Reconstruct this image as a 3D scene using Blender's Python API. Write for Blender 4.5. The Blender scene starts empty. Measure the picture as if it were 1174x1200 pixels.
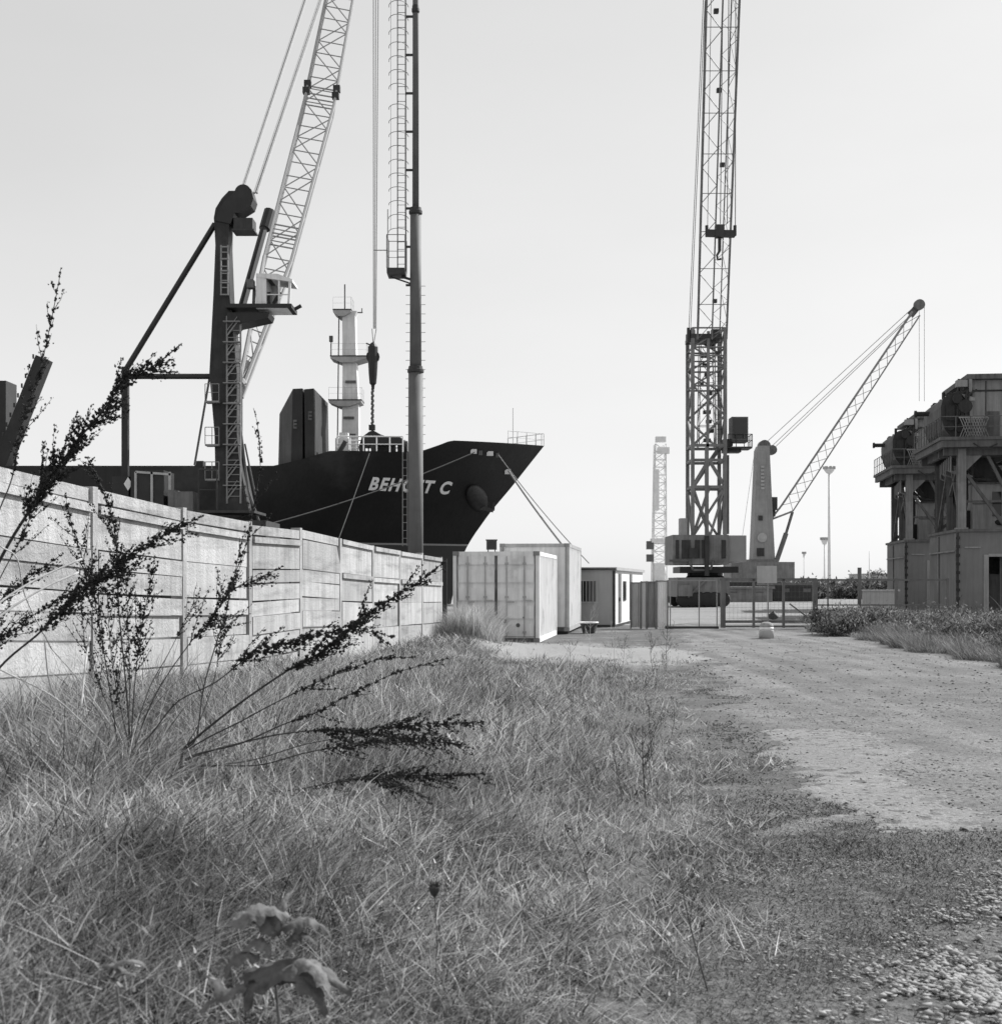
SKYPOW,SKYMUL,SKYSTR,SUNE,HAZE,EXPO=.33,2.6,.15,5.0,0,0.35
import bpy, math, random
import numpy as np
from mathutils import Vector, Matrix, noise as mnoise

R = random.Random(11)
NR = np.random.default_rng(5)
SC = bpy.context.scene
COL = SC.collection
# ---- camera model: picture measures (1174 x 1200) <-> metres
F, CX, HY, EYE = 1600.0, 587.0, 684.0, 1.7
def P(px, py, Y): return Vector(((px-CX)/F*Y, Y, EYE+(HY-py)/F*Y))
def lerp(a, b, t): return a+(b-a)*t
V = Vector

ORG = {}
class MB:
    def __init__(s, M=None): s.v=[]; s.f=[]; s.M=M
    def add(s, vs, fs):
        n=len(s.v)
        if s.M is not None: vs=[s.M@V(v) for v in vs]
        s.v += [tuple(v) for v in vs]; s.f += [tuple(i+n for i in f) for f in fs]
    def b(s, x0,x1,y0,y1,z0,z1):
        s.add([(x0,y0,z0),(x1,y0,z0),(x1,y1,z0),(x0,y1,z0),(x0,y0,z1),(x1,y0,z1),(x1,y1,z1),(x0,y1,z1)],
              [(3,2,1,0),(4,5,6,7),(0,1,5,4),(1,2,6,5),(2,3,7,6),(3,0,4,7)]); return s
    def box(s, c, size):
        x,y,z=c; a,b_,d=size[0]/2,size[1]/2,size[2]/2
        return s.b(x-a,x+a,y-b_,y+b_,z-d,z+d)
    def frame(s, a, b_):
        d=(V(b_)-V(a)).normalized()
        up=V((0,0,1)) if abs(d.z)<.95 else V((0,1,0))
        u=d.cross(up).normalized(); w=u.cross(d).normalized()
        return u,w
    def bar(s, a, b_, w, h=None):
        h=h or w; a=V(a); b_=V(b_); u,t=s.frame(a,b_); u=u*w/2; t=t*h/2
        s.add([a-u-t,a+u-t,a+u+t,a-u+t,b_-u-t,b_+u-t,b_+u+t,b_-u+t],
              [(0,1,2,3),(7,6,5,4),(4,5,1,0),(5,6,2,1),(6,7,3,2),(7,4,0,3)]); return s
    def tube(s, pts, r, n=6):
        pts=[V(p) for p in pts]
        rs = r if isinstance(r,(list,tuple)) else [r]*len(pts)
        u=None; vs=[]; fs=[]
        for i,p in enumerate(pts):
            d=(pts[min(i+1,len(pts)-1)]-pts[max(i-1,0)])
            if d.length<1e-9: d=V((0,0,1))
            d.normalize()
            if u is None:
                up=V((0,0,1)) if abs(d.z)<.95 else V((0,1,0))
                u=d.cross(up).normalized()
            else:
                u=(u-d*u.dot(d)).normalized()
            w=u.cross(d)
            for k in range(n):
                a=2*math.pi*(k+.5)/n
                vs.append(p+(u*math.cos(a)+w*math.sin(a))*rs[i])
        for i in range(len(pts)-1):
            for k in range(n):
                k2=(k+1)%n
                fs.append((i*n+k,i*n+k2,(i+1)*n+k2,(i+1)*n+k))
        fs.append(tuple(range(n))[::-1]); fs.append(tuple(range((len(pts)-1)*n,len(pts)*n)))
        s.add(vs,fs); return s
    def prism(s, poly, d):
        n=len(poly); d=V(d); poly=[V(p) for p in poly]
        s.add(poly+[p+d for p in poly],[tuple(range(n))[::-1],tuple(range(n,2*n))]+[(i,(i+1)%n,n+(i+1)%n,n+i) for i in range(n)]); return s
    def lathe(s, prof, c, n=16, axis='z'):
        vs=[];fs=[];c=V(c)
        for (r,z) in prof:
            for k in range(n):
                a=2*math.pi*k/n; q=(r*math.cos(a),r*math.sin(a),z)
                if axis=='y': q=(q[0],q[2],q[1])
                if axis=='x': q=(q[2],q[0],q[1])
                vs.append(c+V(q))
        for i in range(len(prof)-1):
            for k in range(n):
                k2=(k+1)%n; fs.append((i*n+k,i*n+k2,(i+1)*n+k2,(i+1)*n+k))
        fs.append(tuple(range(n))[::-1]); fs.append(tuple(range((len(prof)-1)*n,len(prof)*n)))
        s.add(vs,fs); return s
    def disc(s, c, r, th, axis, n=20): return s.lathe([(r,-th/2),(r,th/2)],c,n,axis)
    def truss(s, c0, c1, n, rc, rb, chords=True, zig=True, rungs=True, faces=(0,1,2,3), sides=5):
        c0=[V(p) for p in c0]; c1=[V(p) for p in c1]
        if chords:
            for i in range(4): s.tube([c0[i],c1[i]],rc,6)
        for i in faces:
            j=(i+1)%4
            for k in range(n):
                a0=c0[i].lerp(c1[i],k/n); a1=c0[i].lerp(c1[i],(k+1)/n)
                b0=c0[j].lerp(c1[j],k/n); b1=c0[j].lerp(c1[j],(k+1)/n)
                if rungs: s.tube([a0,b0],rb,sides)
                if zig: s.tube([a0,b1] if (k+i)%2==0 else [b0,a1],rb,sides)
        return s
    def ladder(s, a, b_, side, step=.3, r=.02, rr=.012):
        a=V(a); b_=V(b_); side=V(side)
        s.tube([a,b_],r,5); s.tube([a+side,b_+side],r,5)
        n=int((b_-a).length/step)
        for k in range(1,n):
            p=a.lerp(b_,k/n); s.tube([p,p+side],rr,4)
        return s
    def rail(s, pts, h=1.0, r=.03, step=1.2, mid=True):
        pts=[V(p) for p in pts]
        for i in range(len(pts)-1):
            a,b_=pts[i],pts[i+1]; L=(b_-a).length; n=max(1,int(round(L/step)))
            s.tube([a+V((0,0,h)),b_+V((0,0,h))],r,5)
            if mid: s.tube([a+V((0,0,h/2)),b_+V((0,0,h/2))],r*.7,5)
            for k in range(n+1):
                p=a.lerp(b_,k/n); s.tube([p,p+V((0,0,h))],r,5)
        return s
    def build(s, name, mat, parent=None, smooth=False):
        o0=ORG.get(parent.name,V((0,0,0))) if parent else V((0,0,0))
        me=bpy.data.meshes.new(name)
        me.from_pydata([(x-o0.x,y-o0.y,z-o0.z) for x,y,z in s.v],[],s.f)
        me.validate(); me.update()
        if smooth:
            for p in me.polygons: p.use_smooth=True
        me.materials.append(mat)
        o=bpy.data.objects.new(name,me); COL.objects.link(o)
        if parent: o.parent=parent; ORG[o.name]=o0
        else: ORG[o.name]=V((0,0,0))
        return o

def tag(o, label=None, cat=None, group=None, kind=None):
    if label: o['label']=label
    if cat: o['category']=cat
    if group: o['group']=group
    if kind: o['kind']=kind
    return o
def thing(name, loc, label, cat, group=None):
    o=bpy.data.objects.new(name,None); o.empty_display_size=.2; COL.objects.link(o)
    o.location=loc; ORG[o.name]=V(loc)
    return tag(o,label,cat,group)
def copy_tree(o, parent=None):
    c=o.copy(); COL.objects.link(c)
    if parent: c.parent=parent
    for ch in list(o.children): copy_tree(ch,c)
    return c

# ------------------------------------------------------------- materials (all grey: a black and white photograph)
def M(name, val, var=.18, scale=2.0, rough=.75, metal=0.0, bump=0.0, streak=0.0, blotch=0.0, blotch_val=.05, rnd=0.0, bscale=30, spec=.4, hst=0.0):
    m=bpy.data.materials.new(name); m.use_nodes=True
    nt=m.node_tree; N=nt.nodes; L=nt.links
    bs=N['Principled BSDF']; bs.inputs['Roughness'].default_value=rough; bs.inputs['Metallic'].default_value=metal
    bs.inputs['Specular IOR Level'].default_value=spec
    tc=N.new('ShaderNodeTexCoord')
    def noise(sc, det=6, mp=None):
        n=N.new('ShaderNodeTexNoise'); n.inputs['Scale'].default_value=sc; n.inputs['Detail'].default_value=det; n.inputs['Roughness'].default_value=.62
        if mp:
            q=N.new('ShaderNodeMapping'); q.inputs['Scale'].default_value=mp; L.new(tc.outputs['Object'],q.inputs[0]); L.new(q.outputs[0],n.inputs['Vector'])
        else: L.new(tc.outputs['Object'],n.inputs['Vector'])
        return n.outputs['Fac']
    def remap(src,a,b,lo,hi):
        r=N.new('ShaderNodeMapRange'); r.inputs[1].default_value=a; r.inputs[2].default_value=b; r.inputs[3].default_value=lo; r.inputs[4].default_value=hi
        L.new(src,r.inputs[0]); return r.outputs[0]
    def mul(a,b):
        r=N.new('ShaderNodeMath'); r.operation='MULTIPLY'; L.new(a,r.inputs[0])
        if isinstance(b,float): r.inputs[1].default_value=b
        else: L.new(b,r.inputs[1])
        return r.outputs[0]
    cur=remap(noise(scale),.3,.7,val*(1-var),val*(1+var))
    if streak: cur=mul(cur,remap(noise(1.0,5,(6,6,.45)),.42,.68,1.0,1-streak))
    if hst: cur=mul(cur,remap(noise(1.0,7,(.55,.55,4.5)),.50,.70,1.0,1-hst)); cur=mul(cur,remap(noise(2.6,8),.50,.72,1.08,.78))
    if rnd:
        oi=N.new('ShaderNodeObjectInfo'); cur=mul(cur,remap(oi.outputs['Random'],0,1,1-rnd,1+rnd))
    if blotch:
        f=remap(noise(scale*.6,8),.56,.66,0,blotch)
        x=N.new('ShaderNodeMix'); x.data_type='FLOAT'; L.new(f,x.inputs[0]); L.new(cur,x.inputs[2]); x.inputs[3].default_value=blotch_val; cur=x.outputs[0]
    L.new(cur,bs.inputs['Base Color'])
    if bump:
        bp=N.new('ShaderNodeBump'); bp.inputs['Strength'].default_value=bump; bp.inputs['Distance'].default_value=.02
        L.new(noise(bscale,4),bp.inputs['Height']); L.new(bp.outputs[0],bs.inputs['Normal'])
    return m

m_conc  = M('concrete',.41,.18,1.3,.9,bump=.8,streak=.32,rnd=.18,hst=.42)
m_post  = M('concrete_post',.38,.25,2,.9,bump=.5,streak=.35)
m_hull  = None
m_black = M('black_paint',.022,.3,1.0,.5,streak=.2)
m_dark  = M('dark_steel',.04,.3,1.5,.55,streak=.3)
m_mid   = M('grey_steel',.14,.25,1.5,.6,streak=.3,blotch=.4,blotch_val=.06)
m_crane = M('crane_grey_paint',.21,.25,1.2,.55,streak=.3)
m_lite  = M('light_paint',.42,.15,1.5,.55,streak=.15)
m_white = M('white_paint',.78,.1,1.5,.5,streak=.15)
m_cont  = M('container_paint',.80,.08,1.6,.55,streak=.14,blotch=.35,blotch_val=.2)
m_contd = M('container_door_paint',.80,.1,1.6,.6,streak=.25,blotch=.4,blotch_val=.3)
m_rust  = M('rusty_steel',.10,.5,3,.9,bump=.4)
m_glass = M('dark_glass',.03,.2,1,.12)
m_rope  = M('wire_rope',.42,.1,4,.8)
m_ropedk= M('dark_rope',.10,.1,4,.8)
m_haul  = M('mooring_hawser',.3,.1,4,.9)
m_pale  = M('pale_haze_paint',.78,.12,1,.7)  # pale paint; on the far crane the paleness stands in for haze
m_unl   = M('weathered_steel',.13,.3,.8,.8,streak=.4,blotch=.5,blotch_val=.07)
m_unld  = M('weathered_dark_steel',.04,.4,.9,.85,streak=.3)
m_unlc  = M('stained_concrete',.19,.2,.35,.9,streak=.18,bump=.3,blotch=.4,blotch_val=.10)
m_unlm  = M('weathered_pale_steel',.25,.25,.8,.8,streak=.3,blotch=.4,blotch_val=.08)
m_unll  = M('weathered_light_cladding',.30,.2,.8,.7,streak=.3)
m_pole  = M('galvanised_pole',.13,.15,1.5,.7,streak=.15)
m_galv  = M('galvanised_rail',.26,.15,2,.55,metal=.2)
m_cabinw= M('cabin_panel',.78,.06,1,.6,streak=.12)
m_cabinsh= M('cabin_panel_shaded',.33,.06,1,.6,streak=.12)  # darker copy of the cabin panel, shade of the end face put into the colour
m_stem  = M('dark_stem',.045,.4,20,.9)
m_seed  = M('dark_seed',.022,.5,40,.95)
m_straw = M('dry_stalk',.5,.2,20,.9)
m_tub   = M('dark_plastic_tub',.05,.2,3,.6)
m_stone = M('stone',.24,.4,8,.95)
# ------------------------------------------------------------- terrain
def vnoise(x,y,s,seed=0):
    x=np.asarray(x,float)/s+seed*17.13; y=np.asarray(y,float)/s-seed*9.71
    xi=np.floor(x); yi=np.floor(y); fx=x-xi; fy=y-yi
    fx=fx*fx*(3-2*fx); fy=fy*fy*(3-2*fy)
    def h(a,b):
        q=np.sin(a*127.1+b*311.7+seed*74.7)*43758.5453
        return q-np.floor(q)
    return (h(xi,yi)*(1-fx)+h(xi+1,yi)*fx)*(1-fy)+(h(xi,yi+1)*(1-fx)+h(xi+1,yi+1)*fx)*fy
def sstep(a,b,x):
    t=np.clip((np.asarray(x,float)-a)/(b-a),0,1); return t*t*(3-2*t)
def road_l(y): return .70+.107*np.asarray(y,float)
def road_r(y): return 9.64+.036*np.asarray(y,float)+.9*sstep(30,12,y)
QX,QY=9.0,101.0
def gz(x,y):
    x=np.asarray(x,float); y=np.asarray(y,float)
    u=road_l(y)-x
    z=.5*sstep(.4,3.8,u)*(1-sstep(14,25,y))*(1-sstep(10,16,u)*.6)
    dw=x-(800-9644.0/np.clip(y,5,60)-587)/1600*np.clip(y,5,60)
    z=z+.38*sstep(2.6,.4,dw)*sstep(14,23,y)*(1-sstep(32,38,y))
    amp=sstep(-.5,1.5,u)*(1-sstep(36,44,y))
    z=z+amp*((vnoise(x,y,1.7,1)-.5)*.20+(vnoise(x,y,.6,2)-.5)*.08)
    rr=x-road_r(y)
    z=z+.25*sstep(.2,3,rr)*(1-sstep(48,58,y))+sstep(0,1,rr)*(1-sstep(48,58,y))*(vnoise(x,y,1.5,3)-.5)*.3
    z=z+(vnoise(x,y,.9,4)-.5)*.03*(1-sstep(60,80,y))
    z=np.where((x<QX)&(y>QY),-3.0,z)
    return z
def gzs(x,y): return float(gz(np.array([x]),np.array([y]))[0])

def np_mesh(name, verts, tris, mat, smooth=False):
    me=bpy.data.meshes.new(name)
    nv=len(verts); nt=len(tris)
    me.vertices.add(nv); me.vertices.foreach_set('co',np.ascontiguousarray(verts,dtype=np.float32).ravel())
    me.loops.add(nt*3); me.loops.foreach_set('vertex_index',np.ascontiguousarray(tris,dtype=np.int32).ravel())
    me.polygons.add(nt); me.polygons.foreach_set('loop_start',np.arange(0,nt*3,3,dtype=np.int32))
    me.polygons.foreach_set('loop_total',np.full(nt,3,dtype=np.int32)) if False else None
    me.update(calc_edges=True); me.validate()
    if smooth: me.polygons.foreach_set('use_smooth',np.ones(nt,dtype=bool))
    me.materials.append(mat)
    o=bpy.data.objects.new(name,me); COL.objects.link(o); ORG[o.name]=V((0,0,0))
    return o
def grid_mesh(name,xs,ys,zf,mat,keep=None):
    X,Y=np.meshgrid(xs,ys); Z=zf(X,Y)
    v=np.stack([X,Y,Z],-1).reshape(-1,3); nx=len(xs); ny=len(ys)
    i=(np.arange(ny-1)[:,None]*nx+np.arange(nx-1)[None,:])
    t=np.stack([np.stack([i,i+1,i+1+nx],-1),np.stack([i,i+1+nx,i+nx],-1)],2).reshape(-1,3)
    return np_mesh(name,v,t,mat,True)

def ground_mat(name,kind):
    m=bpy.data.materials.new(name); m.use_nodes=True; nt=m.node_tree; N=nt.nodes; L=nt.links
    bs=N['Principled BSDF']; bs.inputs['Roughness'].default_value=.95; bs.inputs['Specular IOR Level'].default_value=.15
    tc=N.new('ShaderNodeTexCoord')
    def noise(sc,det=6,rough=.6,mp=None,rot=0):
        n=N.new('ShaderNodeTexNoise'); n.inputs['Scale'].default_value=sc; n.inputs['Detail'].default_value=det; n.inputs['Roughness'].default_value=rough
        q=N.new('ShaderNodeMapping'); q.inputs['Scale'].default_value=mp or (1,1,1); q.inputs['Rotation'].default_value=(0,0,rot)
        L.new(tc.outputs['Object'],q.inputs[0]); L.new(q.outputs[0],n.inputs['Vector']); return n.outputs['Fac']
    def remap(src,a,b,lo,hi):
        r=N.new('ShaderNodeMapRange'); r.inputs[1].default_value=a; r.inputs[2].default_value=b; r.inputs[3].default_value=lo; r.inputs[4].default_value=hi
        L.new(src,r.inputs[0]); return r.outputs[0]
    def math_(op,a,b):
        r=N.new('ShaderNodeMath'); r.operation=op
        for i,q in enumerate((a,b)):
            if isinstance(q,float): r.inputs[i].default_value=q
            else: L.new(q,r.inputs[i])
        return r.outputs[0]
    def mix(f,a,b):
        x=N.new('ShaderNodeMix'); x.data_type='FLOAT'
        for i,q in ((0,f),(2,a),(3,b)):
            if isinstance(q,float): x.inputs[i].default_value=q
            else: L.new(q,x.inputs[i])
        return x.outputs[0]
    if kind=='apron':
        base=remap(noise(1.1,8,.7),.3,.7,.20,.275)
        base=math_('MULTIPLY',base,remap(noise(34,4,.75),.32,.68,.72,1.25))
        base=mix(remap(noise(2.2,8,.75),.54,.64,0.0,.7),base,.14)
        base=mix(remap(noise(15,2,.5),.60,.65,0.0,.8),base,.08)
    elif kind=='road':
        base=remap(noise(.5,7),.3,.7,.145,.22)
        tracks=remap(noise(1.0,4,.5,(1.6,.07,1),.1),.40,.66,.80,1.20)
        base=math_('MULTIPLY',base,tracks)
        pale=remap(noise(.35,5,.65,(1,.7,1)),.52,.62,0.0,.55)
        base=mix(pale,base,.235)
        grit=remap(noise(30,4,.75),.32,.68,.55,1.4); base=math_('MULTIPLY',base,grit)
        sp=remap(noise(17,2,.5),.60,.66,0.0,.8); base=mix(sp,base,.07)
        weeds=remap(noise(.8,8,.75,(1,1.5,1)),.55,.64,0.0,.75); base=mix(weeds,base,.11)
    elif kind=='yard':
        base=remap(noise(.12,6),.3,.7,.20,.29)
        base=math_('MULTIPLY',base,remap(noise(3,5),.3,.7,.85,1.15))
    else:
        base=remap(noise(.8,8,.7),.3,.7,.07,.16)
        grit=remap(noise(42,3,.75),.32,.68,.45,1.5); base=math_('MULTIPLY',base,grit)
        g2=remap(noise(11,5,.7),.3,.7,.7,1.3); base=math_('MULTIPLY',base,g2)
        pale=remap(noise(.55,9,.75),.53,.66,0.0,.8); base=mix(pale,base,.27)
        sp=N.new('ShaderNodeSeparateXYZ'); L.new(tc.outputs['Object'],sp.inputs[0])
        dx=math_('MULTIPLY',math_('SUBTRACT',sp.outputs[0],2.2),.34); dy=math_('MULTIPLY',math_('SUBTRACT',sp.outputs[1],33.),.17)
        rr=math_('ADD',math_('MULTIPLY',dx,dx),math_('MULTIPLY',dy,dy)); rr=math_('ADD',rr,remap(noise(.7,6,.7),.3,.7,-.35,.35))
        base=mix(remap(rr,.7,1.15,.85,0.0),base,.31)
    L.new(base,bs.inputs['Base Color'])
    bp=N.new('ShaderNodeBump'); bp.inputs['Strength'].default_value=.7; bp.inputs['Distance'].default_value=.03
    h=math_('ADD',math_('MULTIPLY',noise(28,4,.7),1.0),math_('MULTIPLY',noise(5,4),1.5))
    L.new(h,bp.inputs['Height']); L.new(bp.outputs[0],bs.inputs['Normal'])
    return m
m_ground=ground_mat('dirt_ground','ground'); m_road=ground_mat('gravel_road','road'); m_yard=ground_mat('yard_surface','yard')

xs=np.unique(np.concatenate([np.linspace(-1500,-60,10),np.linspace(-60,-9,18),np.arange(-9,14,.22),np.linspace(14,60,30),np.linspace(60,1500,12),[QX-.02,QX+.02]]))
ys=np.unique(np.concatenate([np.linspace(-60,-4,10),np.arange(-4,14,.2),np.arange(14,60,.35),np.linspace(60,130,40),np.linspace(130,2500,18),[QY-.02,QY+.02]]))
g=grid_mesh('ground',xs,ys,gz,m_ground); tag(g,kind='structure')
# gravel road: a ragged sheet from the pale concrete apron to the gate
rows=np.concatenate([np.arange(9.05,60,.25)]); nc=110
def edge_l(y): return road_l(y)+.25+(vnoise(y,y*0+3,1.3,5)-.5)*1.1+(vnoise(y,y*0+9,.35,6)-.5)*.35
def edge_r(y): return np.where(y>52,road_r(52.)+.3,road_r(y)+(vnoise(y,y*0+1,1.5,7)-.5)*.6+.3)
t=np.linspace(0,1,nc)
Yg=np.repeat(rows[:,None],nc,1); Xg=edge_l(rows)[:,None]*(1-t)+edge_r(rows)[:,None]*t
ed=np.minimum(np.minimum(Xg-edge_l(Yg),edge_r(Yg)-Xg)*.8,(Yg-9.0)*.6)+(vnoise(Xg,Yg,.7,41)-.5)*.5+(vnoise(Xg,Yg,.22,42)-.5)*.3
sink=-.05+.064*sstep(-.05,.45,ed)
v=np.stack([Xg,Yg,gz(Xg,Yg)+sink],-1).reshape(-1,3)
i=(np.arange(len(rows)-1)[:,None]*nc+np.arange(nc-1)[None,:])
tr=np.stack([np.stack([i,i+1,i+1+nc],-1),np.stack([i,i+1+nc,i+nc],-1)],2).reshape(-1,3)
tag(np_mesh('road',v,tr,m_road,True),kind='structure')
# paved quay yard beyond the gate
yx=np.concatenate([np.linspace(QX+.3,40,30),np.linspace(44,260,10)]); yy=np.concatenate([np.linspace(61,130,60),np.linspace(135,600,14)])
yx2=np.linspace(-40,260,120); yy2=np.concatenate([np.linspace(53.5,64,40),np.linspace(65,100.3,30)])
def ysheet(xs_,ys_):
    X,Y=np.meshgrid(xs_,ys_); Z=gz(X,Y)-.05+.07*sstep(0,1,(Y-54.5)*.25+(vnoise(X,Y,1.2,61)-.5)*1.2); Z=np.where(X>13.5,Z-.3*(1-sstep(58,63,Y)),Z)
    nx=len(xs_); i_=(np.arange(len(ys_)-1)[:,None]*nx+np.arange(nx-1)[None,:])
    return np.stack([X,Y,Z],-1).reshape(-1,3),np.stack([np.stack([i_,i_+1,i_+1+nx],-1),np.stack([i_,i_+1+nx,i_+nx],-1)],2).reshape(-1,3)
v1,t1=ysheet(yx2,yy2); v2,t2=ysheet(yx,np.concatenate([np.linspace(100.3,130,20),np.linspace(135,600,14)]))
tag(np_mesh('yard',np.concatenate([v1,v2]),np.concatenate([t1,t2+len(v1)]),m_yard,True),kind='structure')
w=MB(); w.add([(-900,QY+.1,-1.6),(QX-.1,QY+.1,-1.6),(QX-.1,900,-1.6),(-900,900,-1.6)],[(0,1,2,3)])
mw=M('harbour_water',.03,.2,.5,.08,bump=.4,bscale=1.5); tag(w.build('water',mw),kind='structure')
q=MB(); q.b(-900,QX-.6,QY-.6,QY+.05,-3,.18); q.b(QX-.55,QX+.05,QY+.1,700,-3,.18)
tag(q.build('quay',m_post),kind='structure')

# ------------------------------------------------------------- precast concrete wall on the left
WK=9644.0
def wallpt(px):
    Y=WK/(800-px); return ((px-CX)/F*Y, Y)
Y0=WK/(800-107.0)
bayY=[Y0+2.5*k for k in range(-3,9)]
tops={}
root=thing('concrete_wall',(wallpt(107)[0],Y0,.4),'long stained precast concrete panel wall with a broken coping running back along the left bank','wall')
def wx(Y): return (800-WK/Y-CX)/F*Y
def wtop(Y): return float(np.interp(Y,[6,12,13.9,16.4,21.1,21.2,26.3,34.5],[2.86,2.74,2.66,2.59,2.50,2.56,2.43,2.32]))
dirw=V((.133,1,0)).normalized(); nrm=V((dirw.y,-dirw.x,0))
for k in range(len(bayY)):
    y=bayY[k]; p=V((wx(y),y,0)); zt=max(wtop(y-.05),wtop(y+.05))+R.uniform(-.01,.05)
    mb=MB(); a=p-dirw*.06-nrm*.105; 
    mb.prism([a+V((0,0,0)),a+dirw*.12,a+dirw*.12+nrm*.15,a+nrm*.15],(0,0,zt)); mb.build('post',m_post,root)
    if k==len(bayY)-1: break
    y2=bayY[k+1]; q2=V((wx(y2),y2,0)); rowh=[.15,.47,.2,.25,.21,.27,.33,.62] if k<7 else [.6,.5,.5,.9]
    zt=wtop((y+y2)/2); zt2=zt
    if k in (3,4,5): pass
    z=zt; dz=(wtop(y2-.06)-wtop(y+.06))
    for r_,h in enumerate(rowh):
        mb=MB(); off=.045*(R.random()-.5); 
        a=p+dirw*.085+nrm*(-.04+off); b_=q2-dirw*.085+nrm*(-.04+off)
        th=nrm*.07; g_=R.uniform(.008,.022); j0=R.uniform(-.01,.01); j1=R.uniform(-.01,.01)
        def lv(zz): return [V((a.x,a.y,zz-dz/2+j0)),V((b_.x,b_.y,zz+dz/2+j1)),V((b_.x,b_.y,zz+dz/2+j1))+th,V((a.x,a.y,zz-dz/2+j0))+th]
        lo=lv(z-h+g_); hi=lv(z)
        if r_==1 and k==6:   # broken corner
            mid=a.lerp(b_,.9); c1=V((mid.x,mid.y,hi[0].z+(hi[1].z-hi[0].z)*.9)); c2=V((b_.x,b_.y,hi[1].z-.3))
            f_=[lo[0],lo[1],c2,c1,hi[0]]; mb.prism(f_,th)
        else:
            mb.add(lo+hi,[(3,2,1,0),(4,5,6,7),(0,1,5,4),(1,2,6,5),(2,3,7,6),(3,0,4,7)])
            # raised frame on the upper slab
            if r_==0 and k>=7 or r_==1:
                s_=nrm*.082
                for (u0,v0,u1,v1) in ((0,1,1,1),):
                    A=hi[3]+nrm*.012; B=hi[2]+nrm*.012
                    mb.bar(A-V((0,0,.045)),B-V((0,0,.045)),.05,.085)
        o=mb.build('slab',m_conc,root); z-=h

pe=V((wx(bayY[-1])+.02,bayY[-1]+.25,0))
mb=MB(); mb.b(pe.x-.02,pe.x+.14,pe.y,pe.y+.16,0,2.33); mb.build('end_shade_strip',m_black,root)  # black strip standing in for the shaded gap where the wall stops
# smooth pale slab remains at the near end of the road
def apron():
    pts=[(888,860),(950,853),(1012,855),(1062,880),(1088,922),(1135,938),(1185,955),(1180,978),(1090,981),(1015,978),(955,962),(915,932),(896,896)]
    pts=[((px-CX)/F*(EYE*F/(py-HY)),EYE*F/(py-HY)) for px,py in pts]
    xs_=[p[0] for p in pts]; ys_=[p[1] for p in pts]
    gx=np.arange(min(xs_)-.3,max(xs_)+.3,.05); gy=np.arange(min(ys_)-.3,max(ys_)+.3,.05)
    X,Y=np.meshgrid(gx,gy); d=np.full(X.shape,1e9); ins=np.zeros(X.shape,bool)
    for i_ in range(len(pts)):
        (x1,y1),(x2,y2)=pts[i_],pts[(i_+1)%len(pts)]
        t_=np.clip(((X-x1)*(x2-x1)+(Y-y1)*(y2-y1))/((x2-x1)**2+(y2-y1)**2),0,1)
        d=np.minimum(d,np.hypot(X-x1-t_*(x2-x1),Y-y1-t_*(y2-y1)))
        c=((y1>Y)!=(y2>Y))&(X<(x2-x1)*(Y-y1)/(y2-y1+1e-12)+x1); ins^=c
    d=np.where(ins,d,-d)+(vnoise(X,Y,.5,51)-.5)*.55+(vnoise(X,Y,.2,52)-.5)*.30+(vnoise(X,Y,.09,53)-.5)*.3
    Z=gz(X,Y)-.03+.046*sstep(-.08,.28,d)+(vnoise(X,Y,.11,54)-.5)*.008
    keep=d>-.08; nx=len(gx)
    v=np.stack([X,Y,Z],-1).reshape(-1,3); i_=(np.arange(len(gy)-1)[:,None]*nx+np.arange(nx-1)[None,:])
    t_=np.stack([np.stack([i_,i_+1,i_+1+nx],-1),np.stack([i_,i_+1+nx,i_+nx],-1)],2)
    kk=keep[:-1,:-1]&keep[1:,1:]; t_=t_[kk].reshape(-1,3)
    us=np.unique(t_); mp=np.full(len(v),-1); mp[us]=np.arange(len(us))
    tag(np_mesh('apron',v[us],mp[t_],ground_mat('worn_slab','apron'),True),kind='structure')
apron()
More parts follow.
